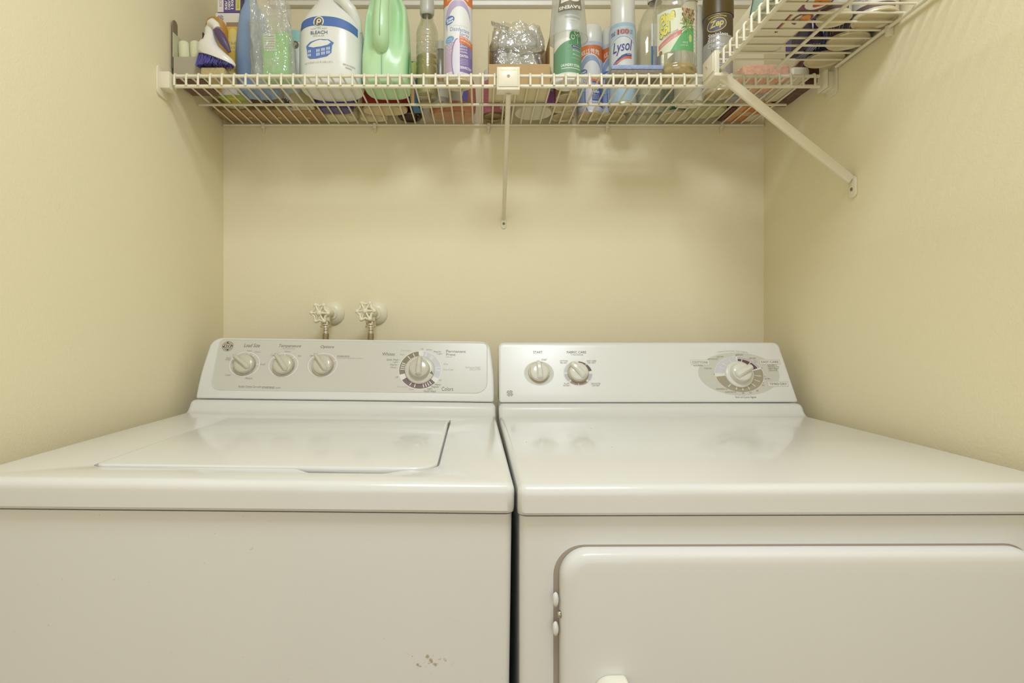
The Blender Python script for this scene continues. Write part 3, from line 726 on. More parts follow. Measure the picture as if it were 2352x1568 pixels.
# end brackets on the side walls
for sgn, xw, xe, lab in ((1, XL, XA-.006, 'cream plastic bracket holding the left end of the back shelf to the wall'), (-1, XR, XB_+.008, 'cream plastic bracket holding the right end of the back shelf to the wall')):
    br = root('end_bracket', lab, 'shelf bracket', (xw, 1.267, ZD-.012), 'end brackets of the back shelf')
    L_ = (xe-xw)
    bm = bmesh.new()
    lo, hi = sorted((0, L_))
    box(bm, lo+.003, hi, -.014, .016, -.024, .012, 0, .002); finish('arm', bm, BRK, br)
    bm = bmesh.new(); a_, b_ = sorted((0, sgn*.004))
    extrude_poly(bm, [Vector((a_, y_, z-.007)) for y_, z in rrect(.046, .064, .012, 6)], (b_-a_, 0, 0)); bevel_sharp(bm, .001, 2); finish('wall_plate', bm, BRK, br)
    if sgn < 0:
        bm = bmesh.new(); box(bm, hi-(hi-lo)*1.0-.003, lo+.001, -.018, .018, -.024, .015, 0, .002); finish('end_cap', bm, VINYL, br)

#ITEMS
# ================================================================ THINGS ON THE SHELVES
Z0 = ZD+.0024                       # things stand on the deck wires
ZR = ZD+.007+.0024
def at(px, d, z=Z0): return ((px-CX)*d/F, d, z)
def body(name, parent, prof, m, seg=40, **k):
    bm = bmesh.new(); lathe(bm, prof, seg, **k); return finish(name, bm, m, parent, smooth=38)
METAL = mat('tin_base', (208, 194, 158), rough=.35, metal=.35, var=.05, scale=60)
WPL = mat('glossy_white', (236, 236, 228), rough=.22, var=.01, scale=12)
WMT = mat('matte_white', (232, 230, 220), rough=.45, var=.015, scale=12)
def can(name, label, px, d, r, h, col, cap=WPL, group=None, base=METAL, caph=.07, capr=1.0, tilt=None, z=Z0, cat='spray can'):
    rt = root(name, label, cat, at(px, d, z), group)
    body('can_base', rt, [(0, .004), (r*.80, .004), (r*.86, .0015), (r*.93, 0), (r*.99, .0015), (r, .005), (r*.97, .007), (r*.9, .007)], base)
    bh = h-caph
    body('can_body', rt, [(r*.9, .0065), (r*.97, .0072), (r*.98, .011), (r*.98, bh-.012), (r*.95, bh-.004), (r*.85, bh), (r*.5, bh+.003), (0, bh+.003)], col if not isinstance(col, tuple) else mat('can_%d_%d_%d' % col, col, rough=.25, var=.02))
    if cap:
        body('cap', rt, [(r*.93*capr, bh-.005), (r*.95*capr, bh-.003), (r*.92*capr, h-.012), (r*.86*capr, h-.004), (r*.7*capr, h), (0, h)], cap)
    return rt

# ---- gloves box, open, at the left end
CARD = mat('grey_card', (176, 168, 146), rough=.8); CARDIN = mat('pale_card', (205, 204, 172), rough=.8); DKPR = mat('dark_print', (64, 52, 58), rough=.5)
x0 = at(397, 1.30)[0]; x1 = at(466, 1.30)[0]
rt = root('cardboard_box', 'small open cardboard box with a raised grey flap, holding two pale rolls, left shelf end', 'box', ((x0+x1)/2, 1.345, Z0))
hw = (x1-x0)/2; dp = .045; hb = .104
for nm, a in (('front_panel', (-hw, hw, -dp, -dp+.0012, 0, hb*.48)), ('side_panel', (hw-.0012, hw, -dp, dp, 0, hb)), ('side_panel', (-hw, -hw+.0012, -dp, dp, 0, hb)), ('back_panel', (-hw, hw, dp-.0012, dp, 0, hb))):
    bm = bmesh.new(); box(bm, *a); 
    finish(nm, bm, CARD if nm == 'front_panel' else (DKPR if a[0] > 0 else CARDIN), rt, smooth=None)
bm = bmesh.new(); box(bm, -hw, hw, -dp, dp, -.0004, .0012); finish('bottom_panel', bm, mat('box_brown', (120, 92, 78), rough=.7), rt, smooth=None)
bm = bmesh.new(); extrude_poly(bm, [Vector((-hw-.0002+.0, y, z)) for y, z in rrect(.020, .110, (.001, .001, .009, .009), 6, -.034, hb*.48+.030)], (-.0022, 0, 0)); finish('raised_flap', bm, mat('flap_grey', (140, 124, 100), rough=.7), rt)
for i, (xx, rr) in enumerate(((-.014, .0125), (.012, .0125))):
    bm = bmesh.new(); lathe(bm, [(0, 0), (rr, .001), (rr, .082), (rr*.9, .090), (rr*.5, .094), (0, .095)], 20)
    bmesh.ops.rotate(bm, verts=bm.verts[:], cent=(0, 0, 0), matrix=Matrix.Rotation(math.radians(-4), 3, 'Y'))
    o = finish('paper_roll', bm, mat('pale_roll', (226, 226, 188), rough=.8, bump=.4), None); o.location = (rt.location.x+xx-.001, 1.325, Z0+.002)
    tag(o, 'pale yellow roll standing in the open box, the '+('left' if i == 0 else 'right')+' one of two', 'roll', 'rolls in the open box')
# reddish card edge left of it
bm = bmesh.new(); box(bm, -.0009, .0009, -.030, .030, 0, .052); o = finish('card_sleeve', bm, mat('card_red_brown', (176, 128, 96), rough=.8), None, smooth=None)
o.location = (at(386, 1.40)[0]+.001, 1.40, Z0); tag(o, 'thin red-brown card edge standing between the left wall and the open box', 'card')

# ---- bulb boxes
x0, x1 = at(495, 1.38)[0], at(550, 1.38)[0]; hh = .190
rt = root('bulb_box', 'white and yellow two-bulb carton under a purple carton, behind the scrub brush', 'box', ((x0+x1)/2, 1.415, Z0)); w2 = (x1-x0)/2
bm = bmesh.new(); box(bm, -w2, w2, -.035, .035, 0, hh, 0, .0006, 1); finish('carton', bm, mat('carton_white', (226, 222, 210), rough=.5), rt, smooth=None)
D = Decal(); YE = (226, 188, 66)
D.rect(-w2+.024, .040, w2-.001, hh-.022, (214, 196, 120)); D.rect(-w2+.026, .055, w2-.001, hh-.028, YE, 1); D.rect(-w2+.026, hh-.032, w2-.001, hh-.022, (150, 120, 92), 2)
D.ell(-w2+.040, .130, .012, .024, (236, 214, 112), 2); D.rect(-w2+.027, .102, -w2+.053, .126, (236, 212, 120), 3)
D.text('2 bulb', -w2+.040, .1195, .021, .0075, (140, 110, 60), 4); D.text('PACK', -w2+.039, .1085, .014, .006, (140, 110, 60), 4)
D.text('XLIFE', -w2+.040, .068, .024, .008, (196, 84, 40), 4, bold=.02); D.text('RATED', -w2+.040, .056, .022, .007, (70, 50, 50), 4)
monogram(D, -w2+.0115, hh-.0125, .0078, (72, 66, 140), None, 2)
D.build('printing', rt, flat_map(-.035))
D = Decal(); D.rect(-w2, .0, w2, .06, (150, 178, 66)); D.rect(-w2+.008, .008, w2-.01, .042, (206, 206, 72), 1); D.text('SPECIAL', 0, .032, .020, .005, (200, 84, 50), 2); D.text('IN MADE', 0, .024, .020, .005, (200, 84, 50), 2)
D.build('bottom_printing', rt, lambda u, v, h: Vector((u, .030-v, -h+.0001)))
rt2 = root('bulb_box', 'purple three-way bulb carton lying on top of the white bulb carton', 'box', ((x0+x1)/2+.004, 1.413, Z0+hh)); w2b = w2-.001
bm = bmesh.new(); box(bm, -w2b, w2b, -.033, .033, 0, .075, 0, .0006, 1); finish('carton', bm, mat('carton_purple', (96, 76, 142), rough=.45), rt2, smooth=None)
D = Decal(); D.rect(-w2b, .002, -w2b+.014, .075, (226, 220, 216)); D.text('ECONOMY', -w2b+.007, .040, .05, .005, (120, 80, 90), 1, rot=PI/2)
for i, t in enumerate(('50/', '100/', '150')): D.text(t, -w2b+.020+i*.0072, .018+.001*i, .022, .0058, (232, 228, 226), 2, rot=PI/2, bold=.03)
D.rect(w2b-.012, .006, w2b-.001, .07, (214, 206, 92), 1); D.text('BRIGHT', w2b-.0065, .026, .03, .006, (120, 130, 50), 2, rot=PI/2)
D.build('printing', rt2, flat_map(-.033))

# ---- orange plastic scoop
rt = root('plastic_scoop', 'curved orange-yellow plastic sheet standing behind the scrub brush', 'scoop', at(492, 1.362))
bm = bmesh.new(); n = 20; rows = []
for j in range(9):
    v = j/8; z = .030+.138*v; row = []
    for i in range(n+1):
        a = math.radians(-78+156*i/n); rr = .030-.003*v
        zz = z - (.028*(abs(i/n-.5)*2)**2.6 if j == 8 else .028*(abs(i/n-.5)*2)**2.6*v)
        row.append(bm.verts.new((rr*math.sin(a)+.002*v, -.022*math.cos(a)+.014, zz)))
    rows.append(row)
for A, B in zip(rows, rows[1:]):
    for i in range(n): bm.faces.new((A[i], A[i+1], B[i+1], B[i]))
bmesh.ops.solidify(bm, geom=bm.faces[:], thickness=.0015)
finish('blade', bm, mat('orange_plastic', (232, 180, 84), rough=.45, var=.03), rt, smooth=50)
bm = bmesh.new(); box(bm, -.014, .014, 0, .012, 0, .03, 0, .003); finish('grip', bm, mat('orange_plastic', (222, 166, 72)), rt)

# ---- tan sponge and scrub brush on it
o = None
bm = bmesh.new(); box(bm, -.026, .026, -.034, .034, 0, .020, 0, .003); bmesh.ops.subdivide_edges(bm, edges=bm.edges[:], cuts=3, use_grid_fill=True)
spo = finish('sponge', bm, mat('tan_sponge', (200, 180, 128), rough=.9, var=.18, scale=240, bump=1, bscale=300), None); spo.location = at(504, 1.318)
tag(spo, 'tan sponge block lying under the purple-bristled scrub brush', 'sponge')
rt = root('scrub_brush', 'white and purple scrub brush with purple bristles facing the front', 'brush', (at(499, 1.300)[0], 1.300, Z0+.0205))
# head: teardrop shell seen from its end, handle loop rising to the back
WB = mat('brush_white', (234, 230, 222), rough=.25); PU = mat('brush_purple', (92, 72, 108), rough=.4)
bm = bmesh.new(); rings = []
prof = [((-.010, .004, .103), .0050, .0040), ((-.011, 0, .099), .0110, .009), ((-.012, -.002, .086), .0138, .011), ((-.0125, -.004, .073), .0128, .011), ((-.013, -.006, .061), .0152, .012), ((-.0118, -.008, .051), .0215, .014), ((-.007, -.008, .041), .0310, .017), ((-.001, -.007, .031), .0390, .019), ((.001, -.006, .023), .0420, .020), ((.001, -.006, .018), .0405, .019)]
for (c, a, b) in prof:
    rings.append([bm.verts.new((c[0]+a*math.cos(k*2*PI/24), c[1]+b*math.sin(k*2*PI/24), c[2]-.40*a*math.cos(k*2*PI/24)*(1 if a > .02 else 0)*.9)) for k in range(24)])
for A, B in zip(rings, rings[1:]):
    for k in range(24): bm.faces.new((A[k], A[(k+1) % 24], B[(k+1) % 24], B[k]))
bm.faces.new(rings[0]); bm.faces.new(rings[-1]); bmesh.ops.translate(bm, verts=bm.verts[:], vec=(0, 0, .002)); finish('shell', bm, WB, rt, smooth=70)
bm = bmesh.new(); tube(bm, [(.001, -.012, .082), (.008, -.015, .076), (.015, -.018, .066), (.022, -.019, .054), (.029, -.018, .042), (.034, -.016, .032)], [.0055, .0085, .0100, .0090, .0065, .0035], 16)
for v in bm.verts: v.co.y = -.014+(v.co.y+.014)*.9
finish('grip', bm, PU, rt, smooth=60)
bm = bmesh.new(); tube(bm, [(-.012, -.008, .098), (-.005, -.012, .098), (.003, -.014, .091), (.007, -.015, .083)], [.008, .0095, .009, .0075], 16); finish('nose', bm, WB, rt, smooth=60)
bm = bmesh.new(); BR1 = mat('bristle_purple', (112, 104, 176), rough=.5, var=.1, scale=300)
for k in range(400):
    u = random.uniform(-1, 1); yv = random.uniform(-1, 1)*math.sqrt(max(0, 1-u*u))
    bx = .001+.037*u; by = -.006+.016*yv; top = .023-.36*.037*u
    ln = top-random.uniform(.001, .005)
    e = Vector((bx*1.10-.001+random.uniform(-.003, .003), by*1.25+random.uniform(-.003, .003)-.003, max(.0005, top-ln)))
    tube(bm, [(bx, by, top), ((bx+e.x)/2, (by+e.y)/2, (top+e.z)/2), e], [.0006, .0007, .0005], 3, cap=True)
finish('bristles', bm, BR1, rt, smooth=None)['kind'] = 'stuff'

# ---- pale blue bottle behind the bag
BLU = mat('pale_blue_plastic', (142, 166, 204), rough=.3, var=.03)
rt = root('spray_bottle', 'pale blue tapering plastic bottle partly behind the clear bag', 'bottle', at(597, 1.385))
body('bottle_body', rt, [(0, .003), (.034, .002), (.043, .0), (.0475, .006), (.0475, .03), (.0465, .07), (.043, .11), (.036, .15), (.026, .19), (.014, .215), (.013, .23)], BLU, sy=.70, power=2.5, shift=lambda z: (-.10*z, 0))
body('bottle_neck', rt, [(.014, .228), (.016, .23), (.016, .245), (.012, .25), (0, .25)], WPL, shift=lambda z: (-.10*z, 0))

# ---- clear bag holding a green packet
BAG = clear('clear_bag', (.93, .94, .92), gloss=.10, rough=.12, milky=.34, mcol=(.85, .86, .82), wrinkle=.9)
def crumple(name, parent, w_, h_, d_, top=.35, seed=1, m=BAG, amp=.007, loc=(0, 0, 0), topshift=0):
    """limp bag: closed tube of film gathered at its mouth"""
    bm = bmesh.new(); nu, nv = 48, 30; rows = []
    for j in range(nv+1):
        v = j/nv; row = []
        k = 1-(1-top)*max(0, (v-.25)/.75)**1.3
        kb = min(1, (v/.08))**.5 if v < .08 else 1
        for i in range(nu):
            a = i*2*PI/nu
            ca, sa = math.cos(a), math.sin(a)
            x = w_/2*k*math.copysign(abs(ca)**.75, ca)*(.82+.18*kb); y = d_/2*(k*.9+.1)*math.copysign(abs(sa)**.75, sa)*(.82+.18*kb)
            p = Vector((x*28, y*28, v*h_*16+seed*7.3)); nz = noise.noise_vector(p)*.7+noise.noise_vector(p*2.3)*.4
            fold = amp*(.3+v)*(math.sin(a*9+seed+4*v)*.35)
            x += nz.x*amp+fold*ca; y += nz.y*amp+fold*sa
            z = v*h_+nz.z*amp*.6*(1 if .05 < v else .0)
            row.append(bm.verts.new((x+topshift*v*v, y, max(0, z))))
        rows.append(row)
    for A, B in zip(rows, rows[1:]):
        for i in range(nu): bm.faces.new((A[i], A[(i+1) % nu], B[(i+1) % nu], B[i]))
    bm.faces.new(rows[0])
    o = finish(name, bm, m, parent, smooth=50); o.location = loc; return o
rt = root('clear_bag', 'crumpled clear plastic bag with a green packet inside, left of the bleach jug', 'bag', at(628, 1.318, Z0+.001))
crumple('bag_film', rt, .098, .185, .050, top=.80, seed=2, amp=.008, topshift=-.012)
gp = root('sponge_packet', 'bright green packet with a white bar-code sticker inside the clear bag', 'packet', at(638, 1.318, Z0+.003))
bm = bmesh.new(); box(bm, -.029, .029, -.013, .013, 0, .104, 0, .004, 3)
for v in bm.verts: v.co.x += .0035*math.sin(v.co.z*40); v.co.z *= (1 if v.co.z < .05 else 1+.03*v.co.x/.03)
finish('packet_body', bm, mat('packet_green', (150, 214, 120), rough=.4, var=.08, scale=40), gp)
D = Decal(); D.rect(-.026, .062, .000, .100, (222, 224, 204)); 
for i in range(6): D.rect(-.0245, .066+i*.0055, -.0025, .0672+i*.0055+(.0006 if i % 2 else 0), (128, 132, 110), 1)
for i in range(9): D.rect(-.022+i*.0035, .024+.002*math.sin(i), -.0208+i*.0035, .046+.003*math.cos(i*2), (222, 230, 196), 1)
D.build('sticker', gp, flat_map(-.0133))

# ---- jug helper with a loop handle
def jug(rt, w_, d_, hbody, m, r_neck=.02, power=3.4):
    a = w_/2
    return body('jug_body', rt, [(0, .004), (a*.70, .003), (a*.86, .0), (a*.95, .004), (a, .014), (a*1.0, hbody*.80), (a*.985, hbody*.86), (a*.94, hbody*.93), (a*.84, hbody), (a*.66, hbody+.020), (a*.46, hbody+.036), (r_neck, hbody+.050), (r_neck, hbody+.066)], m, seg=56, sy=d_/w_, power=power)
BLC = mat('bleach_jug', (234, 234, 228), rough=.28, var=.008)
rt = root('bleach_jug', 'large white bleach jug with a blue-banded label and laundry basket picture', 'jug', at(764, 1.373, Z0))
W2 = .0735; HB = .150; sy = .80
bm = bmesh.new()
lathe(bm, [(0, .004), (W2*.70, .003), (W2*.88, .0), (W2*.955, .004), (W2*.985, .016), (W2, .05), (W2*.995, .10), (W2*.975, .128), (W2*.93, .146), (W2*.84, .162), (W2*.66, .182), (W2*.45, .205), (W2*.30, .225), (W2*.28, .245)], 64, sy=sy, power=2.6)
finish('jug_body', bm, BLC, rt, smooth=60)
bm = bmesh.new(); tube(bm, [(.012, -.012, .212), (.022, -.032, .202), (.036, -.040, .190), (.052, -.036, .172), (.062, -.026, .150), (.066, -.018, .130)], [.010, .0115, .012, .012, .011, .006], 14)
finish('jug_handle', bm, BLC, rt, smooth=60)
body('cap', rt, [(.024, .236), (.025, .238), (.025, .262), (.022, .266), (0, .266)], mat('cap_blue', (60, 90, 170), rough=.3))
def jug_map(u, v, h):
    a = W2*(1 if v < .10 else 1-.03*(v-.10)/.03)+.0012
    x = a*math.sin(max(-1.5, min(1.5, u/a)))
    y = -a*sy*max(0, 1-abs(x/a)**2.6)**(1/2.6)
    kz = 1
    for zz, kk in ((.016, .985), (.05, 1), (.10, .995), (.128, .975), (.146, .93), (.162, .84)):
        if v <= zz: kz = kk; break
        kz = kk
    zs = [(0, .90), (.004, .955), (.016, .985), (.05, 1), (.10, .995), (.128, .975), (.146, .93), (.162, .84), (.18, .68)]
    for (za, ka), (zb, kb) in zip(zs, zs[1:]):
        if za <= v <= zb: kz = ka+(kb-ka)*(v-za)/(zb-za)
    q = kz*(W2+.0009+h)/a
    return Vector((x*q, y*q, v))
D = Decal(); NB = (62, 100, 176)
def arch(x): return .138+.012*math.cos((x+.018)/.075*1.35) - (.10*max(0, x-.01)*max(0, x-.01)*10)
N_ = 26; xs = [-.078+.160*i/N_ for i in range(N_+1)]
for xa, xb in zip(xs, xs[1:]):
    D.poly([(xa, arch(xa)-.023+.004*abs(xa)/.08), (xb, arch(xb)-.023+.004*abs(xb)/.08), (xb, arch(xb)), (xa, arch(xa))], NB, 1)
px_ = -.018
D.ell(px_, .1365, .0125, .0130, (232, 232, 224), 2); D.ell(px_, .1365, .0098, .0103, (98, 84, 40), 3)
D.arc(px_+.0012, .1385, .0026, .0052, 0, 360, (236, 236, 228), 4, n=24); D.rect(px_-.0042, .1290, px_-.0018, .1405, (236, 236, 228), 4)
D.text('LOW-SPLASH', px_+.001, .1205, .038, .0040, (168, 174, 168), 2); D.text('BLEACH', px_+.001, .1115, .040, .0075, (84, 100, 128), 2, bold=.01); D.text('REGULAR', px_+.001, .1040, .027, .0040, (168, 174, 168), 2)
# basket
BK = (76, 112, 190)
D.poly([(px_-.032, .083), (px_-.020, .091), (px_+.002, .096), (px_+.024, .095), (px_+.036, .088), (px_+.032, .083), (px_+.012, .077), (px_-.012, .075), (px_-.030, .077)], BK, 2)
D.poly([(px_-.026, .0815), (px_-.016, .0885), (px_-.006, .092), (px_+.004, .0945), (px_+.014, .093), (px_+.022, .0935), (px_+.029, .0885), (px_+.022, .083), (px_+.006, .0795), (px_-.012, .0780)], (236, 236, 228), 3)
D.poly([(px_-.030, .077), (px_-.012, .075), (px_+.012, .0765), (px_+.032, .083), (px_+.030, .066), (px_+.020, .0575), (px_-.004, .0530), (px_-.020, .0535), (px_-.027, .058)], BK, 2)
for i in range(3):
    for j in range(3):
        for r_ in range(2):
            X0_ = px_-.004+i*.0115+j*.003; Y0_ = .0585+r_*.0085+i*.0022+j*.0004
            D.rect(X0_, Y0_, X0_+.0017, Y0_+.0065, (226, 230, 232), 4)
for r_ in range(2):
    for j in range(3): D.rect(px_-.026+j*.0032, .0590+r_*.0085, px_-.0243+j*.0032, .0645+r_*.0085, (226, 230, 232), 4)
D.text('NET 3.78 QT (121 FL OZ) 3.57 L', px_-.001, .0440, .070, .0048, (164, 164, 150), 2, rot=.02)
D.text('KEEP OUT OF REACH', .056, .040, .034, .0036, (120, 116, 104), 2, rot=-.12); D.text('WARNING', .054, .034, .018, .0036, (120, 116, 104), 2, rot=-.12)
D.build('label', rt, jug_map, step=.006, base=.0002)

# ---- teal and white bottle behind
rt = root('cleaner_bottle', 'white and teal bottle top showing between the clear bag and the bleach jug', 'bottle', at(680, 1.50))
body('bottle_body', rt, [(0, .003), (.030, .0), (.033, .006), (.033, .17), (.030, .18), (.016, .20)], mat('bottle_offwhite', (222, 226, 216), rough=.3), sy=.7)
D = Decal(); D.rect(-.03, .172, .03, .20, (150, 214, 206)); D.ell(.005, .163, .009, .010, (96, 84, 44), 1); D.text('P', .005, .163, .006, .010, (230, 230, 220), 2)
D.build('label', rt, cyl_map(.0332, sy=.7), step=.005)

# ---- green detergent jug
GRN = mat('green_plastic', (192, 230, 182), rough=.3, var=.02, coat=.05)
rt = root('detergent_jug', 'translucent light green detergent jug with a long moulded handle', 'jug', at(890, 1.367, Z0))
a_ = .0545
bm = bmesh.new()
lathe(bm, [(0, .004), (a_*.72, .003), (a_*.86, .0), (a_*.96, .005), (a_, .016), (a_*1.01, .04), (a_*1.0, .07), (a_*.96, .10), (a_*.93, .135), (a_*.90, .165), (a_*.84, .185), (a_*.66, .205), (a_*.40, .222), (a_*.38, .24)], 72, sy=1.0, power=3.4)
for v in bm.verts:            # hollows beside the handle
    if .078 < v.co.z < .20 and v.co.y < -.01 and abs(v.co.x) < .060:
        t = min(1, (v.co.z-.078)/.03); x = v.co.x+.003
        k = math.exp(-((abs(x)-.030)/.012)**2)
        v.co.y += .030*k*t
        if abs(x) < .021: v.co.y -= .012*t
finish('jug_body', bm, GRN, rt, smooth=75)
bm = bmesh.new(); tube(bm, [(-.004, -.034, .070), (-.004, -.054, .078), (-.004, -.065, .092), (-.0035, -.068, .115), (-.003, -.066, .15), (-.002, -.058, .185), (0, -.044, .208), (0, -.02, .222)], [.010, .0155, .0185, .0180, .0165, .016, .014, .01], 18)
finish('jug_handle', bm, GRN, rt, smooth=75)
bm = bmesh.new(); tube(bm, [(-.004, -.0562, .010), (-.004, -.0572, .045), (-.004, -.0570, .066), (-.004, -.072, .078), (-.004, -.0840, .092), (-.0035, -.0860, .115), (-.003, -.0824, .15), (-.002, -.0738, .185)], .0009, 6)
finish('mould_seam', bm, mat('seam_green', (150, 178, 144), rough=.4), rt)
body('cap', rt, [(.026, .235), (.027, .238), (.027, .27), (0, .272)], mat('cap_green', (70, 160, 70), rough=.3))
D = Decal(); D.poly([(.034, .02), (.052, .018), (.055, .06), (.052, .088), (.044, .07), (.036, .045)], (110, 192, 100)); D.ell(.044, .030, .005, .009, (190, 226, 190), 1)
for i in range(5): D.line([(.038+.002*i, .038+.006*i), (.050, .048+.008*i)], .0008, (186, 216, 120), 1)
D.build('side_label', rt, lambda u, v, h: Vector((.0515+.0055-.0012*0+h, -.048+(.056-u)*-1.0+.006, v)) if False else Vector((.0562+h, -.036-(u-.045)*-1.6, v)))

# ---- narrow cartons behind the jugs
for nm, lab, px0, px1, d, hgt, cols in (('pod_carton', 'blue and yellow-green carton squeezed between the green jug and the glass bottle', 944, 966, 1.47, .105, ((40, 110, 150), (206, 216, 90), (240, 170, 60))),):
    xa, xb = at(px0, d-.03)[0], at(px1, d-.03)[0]
    rt = root(nm, lab, 'box', ((xa+xb)/2, d, Z0)); w_ = (xb-xa)/2
    bm = bmesh.new(); box(bm, -w_, w_, -.03, .03, 0, hgt, 0, .0006, 1); finish('carton', bm, mat('carton_teal', (30, 104, 150), rough=.4), rt, smooth=None)
    D = Decal(); D.poly([(-w_, hgt*.6), (-w_*.1, hgt*.62), (w_, hgt), (-w_*.2, hgt), (-w_, hgt*.95)], (206, 218, 90)); D.rect(-w_, .0, -w_*.3, hgt*.45, (236, 166, 60), 1); D.text('ES', w_*.3, hgt*.62, w_*1.0, .010, (236, 236, 226), 1, bold=.02)
    D.build('printing', rt, flat_map(-.03))

# ---- ribbed clear bottle of olive liquid
CLR = clear('clear_plastic', (.96, .97, .94), gloss=.14, rough=.05, milky=.08)
CLG = clear('tinted_clear', (.95, .95, .91), gloss=.16, rough=.05, milky=.07, mcol=(.8, .8, .7))
OLV = mat('olive_liquid', (172, 160, 96), rough=.12, var=.08)
rt = root('ribbed_bottle', 'ribbed clear bottle half full of olive liquid with a grey nozzle', 'bottle', at(981, 1.398))
pr = [(0, .004), (.020, .002), (.0245, .0), (.0258, .004), (.0258, .064)]
for i in range(6):
    z = .068+i*.0135; pr += [(.0258, z), (.0243, z+.0025), (.0243, z+.0045), (.0258, z+.007)]
pr += [(.0255, .152), (.022, .164), (.0165, .176), (.0145, .186), (.0145, .200), (.0135, .204)]
body('bottle_body', rt, pr, CLG)
body('liquid', rt, [(0, .0045), (.0235, .0045), (.0240, .008), (.0240, .092), (.0238, .094), (0, .094)], OLV)
body('nozzle', rt, [(.014, .192), (.0150, .193), (.0168, .196), (.0172, .204), (.0165, .222), (.015, .24), (0, .242)], mat('nozzle_grey', (206, 202, 190), rough=.3))
bm = bmesh.new(); tube(bm, [(0, 0, .01), (.002, 0, .09), (0, 0, .195)], .0022, 8); finish('dip_tube', bm, mat('tube_white', (226, 226, 214), rough=.4), rt)

# ---- grey bottle behind
rt = root('grey_bottle', 'silver-grey bottle behind, between the ribbed bottle and the lavender spray can', 'bottle', at(1012, 1.440))
body('bottle_body', rt, [(0, .003), (.020, .0), (.022, .004), (.022, .098), (.018, .112), (.011, .122), (.011, .14)], mat('grey_plastic', (168, 164, 152), rough=.3, metal=.2))
body('cap', rt, [(.012, .130), (.0125, .15), (0, .152)], WMT)
D = Decal(); D.rect(-.025, .010, .025, .045, (206, 204, 192)); D.rect(-.02, .045, .02, .052, (214, 160, 60)); D.text('DY', -.004, .036, .012, .008, (60, 60, 50), 1); D.text('GEL', -.004, .026, .010, .004, (90, 90, 80), 1)
D.build('label', rt, cyl_map(.0221), step=.004)

# ---- spray cans with printed labels
def disinfectant(px, d, r, h, label, hue, caplift=0, caph=.075, turn=0, z=Z0):
    """orange-topped disinfectant can; hue = main label colour"""
    rt = can('spray_can', label, px, d, r, h, (222, 216, 226) if hue == 'v' else (196, 206, 222), cap=WPL, group='orange-banded disinfectant cans', caph=caph, z=z)
    turn -= math.atan((px-CX)/F)
    D = Decal(); bh = h-caph; R = r*.98; OR = (222, 112, 44)
    P1, P2, P3 = ((186, 168, 206), (150, 128, 182), (124, 104, 166)) if hue == 'v' else ((150, 172, 212), (92, 118, 180), (62, 82, 148))
    half = R*1.9; top = bh-.014
    D.rect(-half, .014, half, top, (226, 220, 230) if hue == 'v' else (206, 214, 224), 0)
    D.rect(-half, top-.034, half, top, OR, 1)
    D.ell(.0, top-.066, R*1.05, .044, (236, 232, 236), 2, n=48); D.ell(0, top-.068, R*1.0, .043, P1, 3, n=48)
    D.ell(.004, top-.088, R*.92, .048, (238, 238, 236), 4, n=48)
    D.text('KILLS 99.9%', .000, top-.016, R*1.55, .0125, (240, 232, 222), 3, bold=.03, bend=-6); D.text('of bacteria', .0, top-.027, .018, .003, (240, 226, 210), 3)
    D.ell(-.020, top-.069, .0125, .0092, (76, 116, 192), 6, rot=.3); D.text('Great', -.020, top-.0665, .018, .0062, (240, 240, 240), 7, bold=.04, rot=.2); D.text('Value', -.019, top-.0725, .017, .0052, (240, 240, 240), 7, bold=.04, rot=.2)
    D.text('Morning Meadow Scent', .000, top-.083, .044, .0035, (190, 196, 206), 6, rot=-.08)
    D.text('Disinfectant', .005, top-.0915, .046, .0090, (96, 112, 176), 6, rot=-.10); D.text('Spray', .015, top-.1025, .024, .0090, (96, 112, 176), 6, rot=-.10)
    D.ell(-.020, top-.112, .0115, .0078, (110, 164, 214), 6, rot=.15); D.text('cleans', -.020, top-.1105, .013, .0025, (240, 240, 240), 7); D.text('& deodorizes', -.020, top-.1150, .016, .0022, (240, 240, 240), 7)
    D.poly([(-R*1.0, .020), (R*.2, .020), (R*.05, .07), (-R*.3, top-.118), (-half*.6, top-.12), (-half*.6, .02)], P1 if hue != 'v' else (196, 172, 196), 5)
    for k in range(12):
        a = k*PI/6; D.ell(.012+.0062*math.cos(a), top-.117+.0072*math.sin(a), .0042, .0016, (246, 246, 240), 7, n=10, rot=a)
    D.ell(.012, top-.117, .0035, .0038, (224, 190, 90), 8, n=14)
    D.ell(-.002, .046, R*.42, .046, P2, 6, n=40); D.ell(.0005, .046, R*.405, .0445, (226, 220, 234), 7, n=40)
    D.rect(.004, .018, R*1.35, .082, P3, 8)
    D.poly([(.003, .082), (R*1.35, .074), (R*1.35, .090), (.003, .098)], OR, 9); D.text('KILLS VIRUSES THAT', .022, .0915, .034, .004, (240, 232, 226), 10, rot=-.2, bold=.02); D.text('CAUSE COVID-19', .021, .0855, .032, .004, (240, 232, 226), 10, rot=-.2, bold=.02)
    for i, t in enumerate(('KEEP OUT OF', 'REACH OF', 'CHILDREN')): D.text(t, .013, .0745-.006*i, .017, .0036, (236, 232, 240), 10, bold=.02)
    D.text('CAUTION', .014, .054, .020, .0058, (240, 238, 244), 10, bold=.04)
    for i in range(4): D.rect(.005, .046-.0035*i, .024, .0468-.0035*i, (206, 200, 226), 10)
    for i in range(7): D.rect(.030, .074-.0032*i, .040, .0747-.0032*i, (206, 200, 226), 10)
    D.text('DISINFECTANT', .020, .028, .034, .006, (240, 238, 244), 10, bold=.03)
    for i in range(24):
        D.ell(-.030+random.random()*.022, .055+random.random()*.04, .0009, .0009, (236, 226, 236), 7, n=8)
    D.build('label', rt, cyl_map(R, turn=turn), step=R*.14)
    return rt
